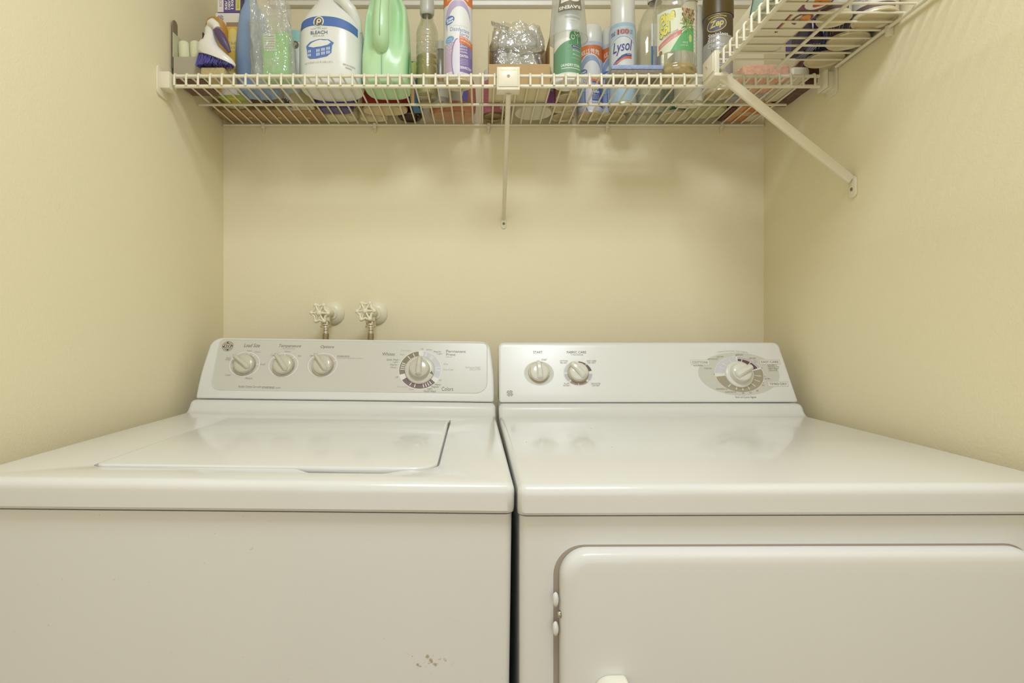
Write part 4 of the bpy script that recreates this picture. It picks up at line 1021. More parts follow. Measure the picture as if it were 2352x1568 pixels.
disinfectant(1052, 1.335, .0332, .30, 'lavender and orange disinfectant spray can at the front, right of the ribbed bottle', 'v', caph=.083)

# ---- amber bottle at the back
AMB = clear('amber_plastic', (.88, .52, .28), gloss=.14, rough=.06, milky=.55, mcol=(.82, .44, .22))
rt = root('amber_bottle', 'orange amber oval bottle at the back, behind the lavender spray can', 'bottle', at(1040, 1.512))
body('bottle_body', rt, [(0, .006), (.040, .004), (.052, .0), (.058, .006), (.060, .03), (.058, .07), (.048, .105), (.032, .13), (.014, .145), (.013, .16)], AMB, sy=.62)
body('cap', rt, [(.015, .15), (.016, .152), (.016, .17), (0, .172)], WMT)
D = Decal(); D.rect(-.030, .022, .040, .085, (206, 204, 190)); D.poly([(.022, .022), (.042, .022), (.044, .060), (.030, .050)], (96, 84, 170), 1)
D.build('label', rt, cyl_map(.0600, sy=.62), step=.006, base=.0006)

# ---- box of wrapped pads in a clear film
rt = root('cardboard_box', 'open brown cardboard box wrapped in film behind the centre shelf clip', 'box', at(1190, 1.385))
KR = mat('kraft_card', (190, 160, 112), rough=.8, var=.06, scale=60)
for nm, a in (('side_panel', (-.070, -.0688, -.045, .045, 0, .120)), ('side_panel', (.0688, .070, -.045, .045, 0, .118)), ('back_panel', (-.070, .070, .0438, .045, 0, .125)), ('front_panel', (-.0688, .0688, -.045, -.0438, 0, .052)), ('bottom_panel', (-.0688, .0688, -.0438, .0438, 0, .0015))):
    bm = bmesh.new(); box(bm, *a); finish(nm, bm, KR if nm != 'bottom_panel' else mat('pale_kraft', (222, 206, 168), rough=.8), rt, smooth=None)
FILM = clear('wrap_film', (.90, .90, .88), gloss=.26, rough=.07, milky=.30, mcol=(.80, .80, .77), wrinkle=1.0)
for i, (dx, dz, ww, hh_, dd, seed, lab) in enumerate(((-.002, .098, .128, .060, .056, 5, 'crumpled silvery clear packet sticking out of the box, the upper one'), (-.004, .050, .116, .048, .046, 9, 'crumpled silvery clear packet low in the box, just above the shelf lip'))):
    rk = root('wrapped_packet', lab, 'packet', (rt.location.x+dx, 1.385-.004-.010*i, Z0+dz), 'film-wrapped packets in the brown box')
    o = crumple('film', rk, ww, hh_, dd, top=.80, seed=seed, m=FILM, amp=.009)
    bm = bmesh.new(); nn = 36
    # crimped zig-zag seal
    zt = hh_*.62 if i == 0 else hh_*.60
    x_0, x_1 = (-.062, -.020) if i == 0 else (.005, .056)
    a1 = []; a2 = []
    for k in range(nn+1):
        t = k/nn; x = x_0+(x_1-x_0)*t; s_ = .0015 if k % 2 else -.0015
        zz = zt+(.014*(1-t) if i == 0 else .008*t)
        a1.append(bm.verts.new((x, -dd*.40, zz))); a2.append(bm.verts.new((x, -dd*.40-.002, zz+.010+s_)))
    for k in range(nn): bm.faces.new((a1[k], a1[k+1], a2[k+1], a2[k]))
    bmesh.ops.solidify(bm, geom=bm.faces[:], thickness=.0008)
    finish('crimped_seal', bm, mat('silver_film', (205, 200, 182), rough=.2, metal=.7, bump=.6), rk, smooth=None)
    bm = bmesh.new(); box(bm, -ww*.36, ww*.36, -.012, .012, .004, hh_*.80, 0, .006); finish('pad', bm, mat('pad_white', (214, 212, 202), rough=.7), rk)

# ---- pink can and white jug behind
can('spray_can', 'pink can with a silver base rim at the back, under the wrapped packets', 1134, 1.537, .0302, .125, (210, 134, 150), base=mat('tin_dark', (160, 140, 104), rough=.3, metal=.7), caph=.03)
o = bpy.data.objects[-1]
D = Decal()
for i in range(11): D.text(random.choice(['Directions', 'Caution', 'Ingredients', 'Contents', 'Warning']), random.uniform(-.012, -.002), .020+i*.006, random.uniform(.022, .030), .0034, (150, 50, 90), 1)
D.rect(.016, .015, .040, .080, (232, 224, 216), 1)
pk = [o for o in bpy.data.objects if o.get('label', '').startswith('pink can')][0]
D.build('label', pk, cyl_map(.0302*.98), step=.004)
rt = root('cleaner_jug', 'milky white round-based jug at the back, right of the pink can', 'jug', at(1225, 1.502))
body('jug_body', rt, [(0, .003), (.040, .002), (.047, .0), (.0495, .005), (.0495, .09), (.044, .115), (.026, .135), (.016, .145), (.016, .155)], mat('milky_white', (226, 220, 198), rough=.35, var=.01))
body('cap', rt, [(.018, .150), (.018, .168), (0, .17)], WMT)
rt = root('wipes_packet', 'small silver, blue and magenta packet between the brown box and the green can', 'packet', at(1247, 1.447))
bm = bmesh.new(); box(bm, -.026, .026, -.010, .010, 0, .060, 0, .004); finish('packet_body', bm, mat('packet_silver', (190, 200, 206), rough=.25, metal=.3, bump=.6, bscale=90), rt)
D = Decal(); D.rect(.008, .001, .024, .030, (136, 56, 118)); D.text('SALE', -.008, .014, .022, .010, (70, 90, 130), 1, bold=.03); D.build('printing', rt, flat_map(-.0104))

# ---- green and white stain remover can, with an upturned cup over it
rt = root('spray_can', 'white and green laundry stain spray can standing under an upturned plastic cup', 'spray can', at(1303, 1.335)); r = .0318
body('can_base', rt, [(0, .003), (r*.80, .003), (r*.92, 0), (r*1.01, .002), (r*1.02, .012), (r*.98, .016)], WPL)
body('can_body', rt, [(r*.96, .0155), (r*.98, .018), (r*.98, .165), (r*.90, .180), (r*.5, .19), (0, .19)], mat('label_white', (230, 230, 222), rough=.25))
D = Decal(); R = r*.98; GG = (96, 150, 108)
D.rect(-R*1.55, .018, R*1.55, .070, GG, 1)
n = 20
for i in range(n):
    xa = -R*1.55+3.1*R*i/n; xb = -R*1.55+3.1*R*(i+1)/n; f_ = lambda x: .070+.020*math.sin(max(0, min(1, (x+R*1.2)/(R*1.6)))*PI/2)
    D.poly([(xa, .0695), (xb, .0695), (xb, f_(xb)), (xa, f_(xa))], GG, 1)
sx_ = .016
D.poly([(sx_-.018, .080), (sx_+.020, .080), (sx_+.020, .098), (sx_+.012, .112), (sx_+.003, .116), (sx_-.008, .113), (sx_-.015, .104)], (66, 128, 76), 2)
wt_ = (234, 236, 228)
D.line([(sx_-.002, .115), (sx_-.004, .106), (sx_+.002, .100), (sx_+.006, .106), (sx_+.009, .100), (sx_+.013, .108), (sx_+.008, .117)], .0012, wt_, 3); D.arc(sx_+.0035, .1135, .0032, .0044, 0, 360, wt_, 3, n=16)
D.line([(sx_-.011, .100), (sx_-.004, .100), (sx_-.004, .094), (sx_-.0075, .091), (sx_-.011, .094), (sx_-.011, .100)], .0010, wt_, 3); D.line([(sx_+.0045, .100), (sx_+.0045, .084)], .0009, wt_, 3); D.ell(sx_-.0155, .090, .0012, .0020, wt_, 3, n=10)
D.poly(rrect(.026, .0068, .003, 4, sx_+.002, .0755), (66, 62, 120), 3)
for i, t in enumerate(('Biodegradable', 'Hypoallergenic', 'No harsh scent')):
    y = .0755-.0088*i; D.text(t, sx_+.006, y, .017, .0032, wt_, 4); D.line([(sx_-.008, y-.001), (sx_-.006, y+.0018), (sx_-.004, y-.001)], .0008, wt_, 4)
D.text('no fragrances or dyes', sx_+.002, .050, .026, .0022, wt_, 3)
D.text('LAUNDRY STAIN', .004, .034, .046, .0060, wt_, 3, bold=.03); D.rect(-.018, .0265, .030, .028, wt_, 3)
for i, c_ in enumerate(((150, 160, 150), (124, 150, 124), (90, 140, 92), (110, 150, 106))): D.rect(-.010+i*.0100, .1385, -.0005+i*.0100, .143, c_, 2)
D.text('Loving Tomorrow', .011, .133, .020, .0036, (120, 124, 116), 2); D.text('always in bloom', .009, .1275, .020, .003, (170, 172, 160), 2); D.text('YOUR CLOTHES CLEANER', .008, .148, .028, .0022, (150, 150, 140), 2)
D.build('label', rt, cyl_map(R), step=R*.14)
# cup
CUP = clear('frosted_cup', (.93, .94, .93), gloss=.10, rough=.22, milky=.40, mcol=(.86, .87, .84))
rt = root('plastic_cup', 'frosted clear stadium cup turned upside down over the green and white can', 'cup', at(1305, 1.335, Z0+.102))
body('cup_wall', rt, [(.0440, .0), (.0452, .0005), (.0445, .003), (.0432, .004), (.0400, .045), (.0395, .047), (.0365, .085), (.0340, .125), (.0325, .127), (.0, .128)], CUP, seg=48)
D = Decal(); GB = (110, 100, 72); R = .0385
D.poly([(-.028, .0485), (.026, .0520), (.024, .090), (-.024, .090)], GB, 1)
D.text('RAVENS', -.002, .0560, .048, .0078, (226, 226, 214), 2, rot=PI+.06, bold=.03)
D.ell(.009, .078, .013, .0095, (226, 226, 214), 2); D.ell(.012, .080, .009, .006, GB, 3); D.poly([(-.022, .066), (-.004, .070), (-.006, .086), (-.010, .072), (-.014, .088), (-.017, .070), (-.020, .084)], (226, 226, 214), 2)
D.build('printing', rt, lambda u, v, h: Vector(((.0403-.095*(v-.047)*.9+h+.0004)*math.sin(u/R), -(.0403-.095*(v-.047)*.9+h+.0004)*math.cos(u/R), v)), step=.005)

# ---- small cans seen from below behind it
for i, (px_, d_, r_, h_, col, lab) in enumerate(((1302, 1.408, .0265, .075, (206, 176, 90), 'short yellow can just behind the green and white can'), (1290, 1.474, .0290, .080, (200, 120, 150), 'short pink can in the middle of the row behind the green can'), (1293, 1.536, .0312, .085, (216, 190, 176), 'short pale can against the back wall behind the green can'))):
    can('small_can', lab, px_, d_, r_, h_, col, cap=WMT, caph=.02, group='short cans in a row behind the green can', cat='can')

disinfectant(1356, 1.528, .0320,   .232, 'blue and orange disinfectant spray can at the back, right of the upturned cup', 'b', caph=.045, turn=.0)
disinfectant(1408, 1.538, .0325,   .232, 'blue and orange disinfectant spray can at the back, half hidden by the white-capped can', 'b', caph=.045, turn=.0)

# ---- white-capped sanitizer can
rt = root('spray_can', 'light blue spray can with a tall white cap and blue script label', 'spray can', at(1430, 1.470)); r = .0335
body('can_base', rt, [(0, .004), (r*.80, .004), (r*.93, 0), (r*1.01, .0015), (r*1.01, .005), (r*.97, .008)], METAL)
body('can_body', rt, [(r*.96, .0075), (r*.98, .010), (r*.98, .190), (r*.93, .200), (r*.6, .204), (0, .204)], mat('can_pale_blue', (178, 208, 226), rough=.22, var=.02))
body('cap', rt, [(r*.90, .1985), (r*.91, .200), (r*.885, .255), (r*.86, .272), (r*.80, .279), (r*.6, .281), (0, .281)], WPL)
D = Decal(); R = r*.98; NV = (62, 66, 140)
D.rect(-R*1.57, .10, R*1.57, .190, (196, 216, 226), 0)
D.poly([(-.031, .060)]+[(-.031+.062*i/20, .150+.018*math.sin(PI*(.10+.8*i/20))) for i in range(21)]+[(.031, .060)], (234, 238, 236), 1)
D.arc(0, .120, .0385, .0400, 40, 140, (110, 150, 196), 2, ky=1.15)
D.text('KILLS', -.025, .178, .014, .0045, NV, 3, bold=.03, rot=.12); D.text('OVER', -.025, .172, .014, .0045, NV, 3, bold=.03, rot=.12)
D.text('100', .0018, .1765, .028, .0130, NV, 3, bold=.05); D.text('100', .0004, .1768, .028, .0130, (222, 110, 70), 4, bold=.03)
for i, t in enumerate(('ILLNESS', 'CAUSING', 'GERMS')): D.text(t, .0215, .1800-.0040*i, .010, .0026, NV, 3)
D.text('Lysol', .001, .1370, .054, .036, (226, 226, 234), 3, shear=.35, bold=.05, rot=.10); D.text('Lysol', .000, .1375, .052, .034, NV, 4, shear=.35, rot=.10, bold=.012)
n = 14
for i in range(n):
    t0_, t1_ = i/n, (i+1)/n; q = lambda t: (-.029+.052*t, .093+.020*math.sin(t*1.9)+.004*t)
    (xa, ya), (xb, yb2) = q(t0_), q(t1_)
    D.poly([(xa, ya), (xb, yb2), (xb, yb2+.0068), (xa, ya+.0068*max(.3, t0_*1.5) if t0_ < .5 else ya+.0068)], NV, 5); D.poly([(xa, ya-.0062), (xb, yb2-.0062), (xb, yb2), (xa, ya)], (222, 104, 66), 5)
D.text('Kills 99.9% of viruses & bacteria', -.004, .1065, .036, .0030, (238, 232, 226), 6, rot=.26, bend=-4); D.text('FRESH', .016, .1205, .010, .0028, (238, 238, 240), 6)
D.text('CRISP LINEN', .004, .060, .026, .005, (222, 236, 242), 1); 
for i in range(5): D.line([(.012+.003*i, .024), (.020+.003*i, .040), (.032, .050+.002*i)], .0006, (214, 230, 238), 1)
D.build('label', rt, cyl_map(R, turn=-.235), step=R*.14)

# ---- blue-topped grey sponges in film
rt = root('sponge_stack', 'blue scouring sponge with a grey underside lying at the shelf front before the white-capped can', 'sponge', (at(1455, 1.31)[0], 1.315, Z0))
BSP = mat('sponge_blue', (160, 174, 214), rough=.9, var=.35, scale=170, bump=1, bscale=260); GSP = mat('sponge_grey', (146, 134, 118), rough=.95, var=.45, scale=200, bump=1, bscale=300)
bm = bmesh.new(); box(bm, -.057, .056, -.036, .036, 0, .013, 0, .003); finish('scouring_pad', bm, GSP, rt)
bm = bmesh.new(); box(bm, -.056, .058, -.036, .036, .013, .0235, 0, .003)
for v in bm.verts: v.co.z += .0015*math.sin(v.co.x*60)
finish('sponge_top', bm, BSP, rt)
rt = root('sponge_wrapper', 'folded pale yellow film lying on the blue sponge', 'wrapper', (at(1455, 1.33)[0], 1.335, Z0+.0255))
bm = bmesh.new(); g = []
for i in range(13):
    row = []
    for j in range(5):
        t = i/12; row.append(bm.verts.new((-.034+.075*t, -.012+.028*j/4, .0012+.014*max(0, 1-abs(t-.28)*2.2)*(1-.2*abs(j-2)/2))))
    g.append(row)
for A, B in zip(g, g[1:]):
    for j in range(4): bm.faces.new((A[j], A[j+1], B[j+1], B[j]))
bmesh.ops.solidify(bm, geom=bm.faces[:], thickness=.0006)
o = finish('film', bm, clear('yellow_film', (.93, .90, .78), gloss=.12, milky=.55, mcol=(.88, .85, .70)), rt)

# ---- clear jugs at the back
rt = root('clear_jug', 'empty clear square jug with a blue label edge, behind the blue sponge', 'jug', at(1504, 1.468))
body('jug_body', rt, [(0, .004), (.033, .003), (.039, .0), (.042, .006), (.042, .190), (.038, .212), (.028, .236), (.016, .252), (.015, .265)], CLR, seg=48, power=4, sy=.72)
D = Decal(); D.rect(-.018, .060, .004, .140, (66, 112, 186)); D.rect(-.018, .140, .004, .195, (226, 232, 230))
D.build('label', rt, flat_map(-.0308), base=.0006)
body('cap', rt, [(.017, .262), (.018, .265), (.018, .282), (0, .284)], WMT)
rt = root('clear_tub', 'low clear oval plastic tub against the back wall, right of the half-hidden blue can', 'tub', at(1480, 1.532))
body('tub_wall', rt, [(0, .003), (.040, .002), (.045, .0), (.048, .004), (.049, .04), (.051, .042), (.051, .046), (.0, .047)], CLG, seg=48, sy=.72, power=3)

# ---- pine cleaner
rt = root('cleaner_bottle', 'large clear bottle with a green pine-cone label and a little amber liquid at the bottom', 'bottle', at(1550, 1.315)); r = .0475
PCL = clear('pine_clear', (.96, .96, .92), gloss=.15, rough=.05, milky=.08, mcol=(.85, .85, .72))
body('bottle_body', rt, [(0, .010), (.018, .008), (.030, .002), (.040, .0), (r*.97, .006), (r, .016), (r*.99, .020), (r*.955, .023), (r*.955, .025), (r*.985, .030), (r*.985, .145), (r*1.0, .150), (r*.985, .160), (r*.90, .182), (r*.70, .206), (r*.42, .224), (.018, .232), (.018, .246)], PCL, seg=56)
body('liquid', rt, [(0, .011), (.018, .010), (.030, .005), (.040, .002), (r*.93, .008), (r*.955, .016), (r*.95, .0245), (0, .0245)], clear('amber_liquid', (.90, .74, .36), gloss=.12, rough=.05, milky=.5, mcol=(.88, .74, .32)), seg=56)
body('cap', rt, [(.021, .238), (.022, .240), (.022, .262), (0, .264)], WMT)
D = Decal(); R = r*.985; G2 = (86, 168, 96)
D.rect(-R*1.0, .064, R*1.05, .128, (226, 230, 200), 0)
D.poly([(-.014, .064), (.040, .064), (.040, .100), (.020, .098), (.006, .086)], G2, 1)
D.poly([(-.042, .0700), (-.012, .0810), (.010, .0890), (.010, .0955), (-.014, .0890), (-.042, .0780)], (214, 120, 112), 2); D.text('CLEANS & DISINFECTS GERMS', -.018, .0815, .040, .0032, (240, 226, 216), 3, rot=.33)
for (t, cx_, cy_, w__) in (('Pine', -.022, .1165, .036), ('Sol', -.026, .0990, .028)):
    D.text(t, cx_, cy_, w__+.003, .0195, (120, 116, 56), 3, bold=.09, shear=.3, rot=.30); D.text(t, cx_-.0002, cy_+.0003, w__, .0175, (232, 224, 104), 4, bold=.05, shear=.3, rot=.30)
D.text('MULTI-SURFACE CLEANER', -.016, .0905, .038, .0030, (120, 124, 96), 3, rot=.25)
D.rect(.040, .064, .048, .126, (236, 236, 222), 3)
for i in range(10): D.rect(.0415, .070+i*.0055, .0465, .0708+i*.0055, (160, 156, 140), 4)
pc_ = [(146, 104, 62), (188, 146, 92), (112, 78, 46)]
for i in range(6):
    for j in range(6):
        xx = .012+j*.0052+(i % 2)*.0026; yy = .126-i*.0040
        if (xx-.024)**2/.016**2+(yy-.118)**2/.015**2 < 1.2: D.ell(xx, yy, .0030, .0021, pc_[(i+j) % 3], 4+i % 2, n=10, rot=.4*(j-3))
for i in range(46):
    a = random.uniform(0, 2*PI); L_ = random.uniform(.009, .018); c0 = (.024+random.uniform(-.003, .003), .104+random.uniform(-.004, .004))
    x_e = min(.0395, c0[0]+L_*math.cos(a)*1.1)
    D.line([c0, (x_e, c0[1]+L_*math.sin(a)*.8)], .0009, random.choice([(96, 140, 66), (136, 172, 84), (70, 110, 60), (180, 200, 110)]), 7)
D.ell(-.036, .066, .0045, .0035, (150, 110, 60), 4); D.ell(.030, .083, .004, .006, (200, 210, 110), 4)
D.text('48 FL OZ', .018, .076, .012, .0028, (236, 240, 226), 3); D.text('(1.5 QT) 1.41 L', .016, .0715, .018, .0028, (236, 240, 226), 3)
D.poly([(-.020, .0535), (-.0195, .0625), (-.007, .0600)], (240, 240, 232), 1)
cm_ = cyl_map(R, turn=-.22); D.build('label', rt, lambda u, v, h: cm_(u, .049+(v-.064)*1.43, h), step=R*.13, base=.0004)

# ---- white jug and steel cleaner can
rt = root('white_jug', 'plain white bottle standing behind, between the pine cleaner and the brown-capped can', 'jug', at(1584, 1.442))
body('jug_body', rt, [(0, .003), (.028, .002), (.033, .0), (.0355, .005), (.0355, .185), (.033, .21), (.028, .225), (.018, .24), (.016, .25)], mat('satin_white', (228, 224, 204), rough=.35, var=.01), power=3, sy=.8)
body('cap', rt, [(.018, .246), (.019, .248), (.019, .27), (0, .272)], WMT)
rt = root('spray_can', 'dark brown and grey stainless steel cleaner can with a brown cap, near the shelf corner', 'spray can', at(1649, 1.390)); r = .0335
body('can_base', rt, [(0, .004), (r*.80, .004), (r*.93, 0), (r*1.01, .0015), (r*1.01, .005), (r*.97, .008)], METAL)
body('can_body', rt, [(r*.96, .0075), (r*.98, .010), (r*.98, .178), (r*.95, .186), (0, .188)], mat('can_silver', (186, 184, 178), rough=.28, metal=.2))
body('cap', rt, [(r*1.0, .1785), (r*1.04, .180), (r*1.03, .218), (r*.98, .24), (r*.8, .246), (0, .246)], mat('cap_brown', (92, 74, 34), rough=.35))
D = Decal(); R = r*.98; BN = (74, 58, 34)
D.poly([(-R*1.57, .088), (-.028, .088), (-.020, .100), (R*1.57, .100), (R*1.57, .148), (-R*1.57, .148)], BN, 1)
D.text('Professional Strength', -.002, .1440, .042, .0044, (222, 200, 70), 3, bold=.03, bend=-6)
D.ell(-.004, .1245, .0230, .0160, (222, 206, 96), 2, rot=.18); D.ell(-.004, .1245, .0212, .0143, (92, 84, 110), 3, rot=.18)
D.text('Zep', -.004, .1250, .033, .0200, (226, 212, 96), 4, shear=.3, bold=.03, rot=.14)
for (t, y, w__) in (('Stainless', .1010, .046), ('Steel', .0890, .027), ('Cleaner', .0770, .038)): D.text(t, -.023+w__/2, y, w__, .0100, (96, 90, 90), 3, bold=.05); D.text(t, -.023+w__/2-.0003, y+.0003, w__, .0095, (238, 236, 228), 4, bold=.02)
D.text('& Polish', -.006, .066, .020, .006, (110, 100, 90), 4)
for i in range(7): D.rect(-.018, .056-.0048*i, .016, .0572-.0048*i, (110, 104, 106), 3)
cm2_ = cyl_map(R, turn=-.36); D.build('label', rt, lambda u, v, h: cm2_(u, v+.029, h), step=R*.14)

# ---- lower row at the back, seen through the wires
rt = root('green_can', 'green can with a pale base at the back below the pine cleaner', 'can', at(1548, 1.530)); r = .0360
body('can_base', rt, [(0, .003), (r*.8, .003), (r*.95, 0), (r*1.01, .002), (r*1.0, .008)], mat('pale_base', (214, 204, 168), rough=.4)); body('can_body', rt, [(r*.97, .0078), (r*.97, .06), (r*.8, .085), (r*.4, .09), (0, .09)], mat('can_green', (52, 116, 62), rough=.25))
D = Decal(); 
for i in range(5): D.rect(-.03, .020+i*.007, .02, .0206+i*.007, (110, 160, 110))
D.build('label', rt, cyl_map(r*.97), step=.005)
rt = root('pale_green_tub', 'round pale green tub at the back, right of the green can', 'tub', at(1621, 1.498))
body('tub_wall', rt, [(0, .003), (.042, .002), (.049, .0), (.0515, .005), (.053, .07), (.055, .072), (.055, .08), (0, .081)], mat('pale_green', (200, 200, 152), rough=.4, var=.01), sy=.78)
rt = root('steel_wool_box', 'dark maroon carton at the back behind the brown-capped can', 'box', (at(1672, 1.50)[0]+.008, 1.512, Z0))
bm = bmesh.new(); box(bm, -.012, .0, -.045, .045, 0, .065, 0, .0008, 1); finish('carton', bm, mat('maroon_card', (92, 42, 36), rough=.5), rt, smooth=None)
rt = root('scrubber_box', 'orange carton with a pale bar-code panel on its underside, right back of the shelf', 'box', at(1716, 1.508))
bm = bmesh.new(); box(bm, -.040, .042, -.050, .050, 0, .055, 0, .0008, 1); finish('carton', bm, mat('orange_card', (206, 130, 66), rough=.5), rt, smooth=None)
D = Decal(); D.rect(-.022, -.010, .018, .012, (222, 196, 150))
for i in range(12): D.rect(-.020+i*.003, -.007, -.0186+i*.003, .009, (190, 130, 84), 1)
D.rect(-.040, -.050, -.022, .050, (222, 148, 84)); D.poly([(.006, -.05), (.042, -.05), (.042, .010), (.022, .0)], (222, 212, 186), 1)
D.build('bottom_printing', rt, lambda u, v, h: Vector((u, -v, -h+.0001)))
# pink sponges near the right end
rt = root('pink_sponge', 'pink porous sponge lying across the shelf front right of the corner brace', 'sponge', (at(1752, 1.33)[0], 1.338, Z0))
PSP = mat('sponge_pink', (232, 178, 150), rough=.9, var=.30, scale=130, bump=1, bscale=160)
bm = bmesh.new(); box(bm, -.058, .046, -.040, .038, .0, .033, 0, .006, 3); bmesh.ops.subdivide_edges(bm, edges=bm.edges[:], cuts=2, use_grid_fill=True)
for v in bm.verts:
    nz = noise.noise_vector(v.co*40); v.co += nz*.0025; v.co.z = max(.0, v.co.z)
finish('sponge_block', bm, PSP, rt, smooth=60)
rt = root('freezer_bag', 'pale blue-white clear bag lying behind the pink sponge', 'bag', at(1712, 1.43, Z0+.001)); crumple('bag_film', rt, .090, .070, .060, top=.7, seed=12, amp=.006)
rt = root('white_packet', 'white flat packet between the pink sponge and the brown snack bag', 'packet', at(1800, 1.372))
bm = bmesh.new(); box(bm, -.021, .021, -.075, .060, .0, .028, 0, .008, 3)
for v in bm.verts: v.co += noise.noise_vector(v.co*50)*.002; v.co.z = max(0, v.co.z)
finish('packet_body', bm, mat('packet_white', (224, 216, 190), rough=.4, bump=.3, bscale=60), rt, smooth=60)
rt = root('coffee_bag', 'dark brown glossy bag at the right end of the back shelf', 'bag', at(1832, 1.385))
bm = bmesh.new(); box(bm, -.030, .048, -.070, .085, .0, .060, 0, .016, 4); bmesh.ops.subdivide_edges(bm, edges=bm.edges[:], cuts=3, use_grid_fill=True)
for v in bm.verts: v.co += noise.noise_vector(v.co*38)*.006; v.co.z = max(0, v.co.z)
finish('bag_body', bm, mat('dark_foil', (88, 46, 42), rough=.22, var=.25, scale=30, bump=.8, bscale=60), rt, smooth=60)
rt = root('battery_pack', 'purple, orange and silver blister pack standing on the dark brown bag', 'packet', (at(1834, 1.345)[0], 1.345, Z0+.067))
bm = bmesh.new(); box(bm, -.028, .022, -.004, .004, 0, .055, 0, .001); finish('card', bm, mat('card_purple', (84, 66, 122), rough=.35), rt)
D = Decal(); D.ell(-.006, .008, .012, .010, (222, 150, 60)); D.rect(.008, .0, .0125, .052, (200, 200, 196), 1); D.rect(.015, .0, .019, .052, (200, 200, 196), 1); D.build('printing', rt, flat_map(-.004))

# ---- lower left back: wooden tray with things before it
WOOD = mat('brown_wood', (170, 138, 96), rough=.55, var=.22, scale=14)
nt = WOOD.node_tree; tc = [n for n in nt.nodes if n.type == 'TEX_COORD'][0]; nn_ = [n for n in nt.nodes if n.type == 'TEX_NOISE'][0]
mp = nt.nodes.new('ShaderNodeMapping'); mp.inputs['Scale'].default_value = (1.2, 14, 14); nt.links.new(tc.outputs['Object'], mp.inputs[0]); nt.links.new(mp.outputs[0], nn_.inputs['Vector'])
xa, xb = XL+.012, at(742, 1.52)[0]
rt = root('wooden_tray', 'long brown wooden tray lying against the back wall at the left', 'tray', ((xa+xb)/2, 1.523, Z0)); w_ = (xb-xa)/2
bm = bmesh.new(); box(bm, -w_, w_, -.042, .040, 0, .006, 0, .001); finish('tray_base', bm, WOOD, rt)
for a in ((-w_, w_, -.042, -.036, .006, .030), (-w_, w_, .034, .040, .006, .030), (-w_, -w_+.006, -.036, .034, .006, .030), (w_-.006, w_, -.036, .034, .006, .030)):
    bm = bmesh.new(); box(bm, *a, 0, .0008); finish('tray_side', bm, WOOD, rt)
for i in range(3):
    bm = bmesh.new(); lathe(bm, [(0, -.003), (.004, -.003), (.006, -.0012), (.006, .001)], 14); bmesh.ops.translate(bm, verts=bm.verts[:], vec=(-w_*.42+i*.075, .004+.001*i, 0)); finish('tray_stud', bm, mat('stud_brass', (200, 170, 110), rough=.3, metal=.6), rt)
for i, px_ in enumerate((577, 622, 661)):
    rt = root('wire_brush', 'small dark twisted wire brush behind the blue bottle, '+('the left one', 'the middle one', 'the right one')[i]+' of three', 'brush', at(px_, 1.452), 'dark wire brushes on the shelf')
    bm = bmesh.new(); tube(bm, [(-.006, -.020, .006), (.006, .018, .006)], .0018, 8); finish('handle', bm, mat('wire_grey', (190, 180, 150), rough=.3, metal=.7), rt)
    bm = bmesh.new()
    for k in range(90):
        t = k/90; a = k*2.4; p = Vector((-.006+.012*t, -.016+.030*t, .006)); tube(bm, [p, p+Vector((.0085*math.cos(a), 0, min(.0085*math.sin(a), .0085) if math.sin(a) > -.65 else -.0055))], .0006, 3)
    finish('bristles', bm, mat('bristle_dark', (58, 44, 40), rough=.6), rt, smooth=None)['kind'] = 'stuff'
rt = root('clear_jar', 'round clear jar with a cream lid at the back left, under the bulb carton', 'jar', (at(535, 1.44)[0]+.002, 1.470-.012, Z0))
body('jar_wall', rt, [(0, .002), (.020, .001), (.0245, .0), (.026, .004), (.026, .05), (.023, .056)], clear('jar_clear', (.92, .9, .8), gloss=.15, milky=.35, mcol=(.85, .78, .6)), sy=.55)
body('lid', rt, [(.024, .054), (.026, .056), (.026, .066), (0, .067)], WMT, sy=.55)
rt = root('label_packet', 'clear packet with a white bar-code label at the back, under the green packet', 'packet', at(697, 1.462))
bm = bmesh.new(); box(bm, -.030, .026, -.018, .018, 0, .03, 0, .004, 3); finish('packet_body', bm, mat('packet_cream', (208, 192, 146), rough=.3), rt)
D = Decal(); D.rect(-.024, -.014, .020, .012, (222, 214, 184))
for i in range(14): D.rect(-.021+i*.0028, -.010, -.0198+i*.0028, .006, (110, 84, 60), 1)
D.build('bar_code', rt, lambda u, v, h: Vector((u, -v, -h+.0001)))
rt = root('blue_tub', 'glossy violet-blue oval tub at the back below the bleach jug', 'tub', at(772, 1.485))
body('tub_wall', rt, [(0, .012), (.042, .011), (.050, .014), (.054, .020), (.055, .05), (.050, .055), (0, .056)], mat('violet_blue', (84, 78, 156), rough=.2, var=.03), sy=.58, power=2.6)
body('tub_foot', rt, [(0, .0), (.040, .0), (.043, .003), (.044, .0115), (0, .0115)], mat('violet_dark', (70, 62, 130), rough=.25), sy=.55, power=2.6)
rt = root('soap_dish', 'cream oval soap dish against the back wall below the bleach jug', 'dish', at(780, 1.540))
body('dish_wall', rt, [(0, .002), (.036, .001), (.043, .0), (.046, .004), (.049, .024), (.047, .024), (.043, .006), (0, .005)], mat('dish_cream', (222, 210, 166), rough=.35), sy=.56, power=2.8)
rt = root('red_bottle', 'red bottle with a cream oval base below the green jug', 'bottle', at(885, 1.488))
body('bottle_base', rt, [(0, .003), (.048, .002), (.054, .0), (.056, .003), (.0565, .006)], mat('base_cream', (216, 194, 150), rough=.4), sy=.52, power=2.5)
body('bottle_body', rt, [(.0570, .0062), (.058, .010), (.058, .07), (.048, .095), (.02, .11), (.014, .125), (0, .125)], mat('bottle_red', (176, 58, 48), rough=.25), sy=.52, power=2.5)
rt = root('oval_bottle', 'small cream oval bottle base against the back wall below the green jug', 'bottle', at(859, 1.542))
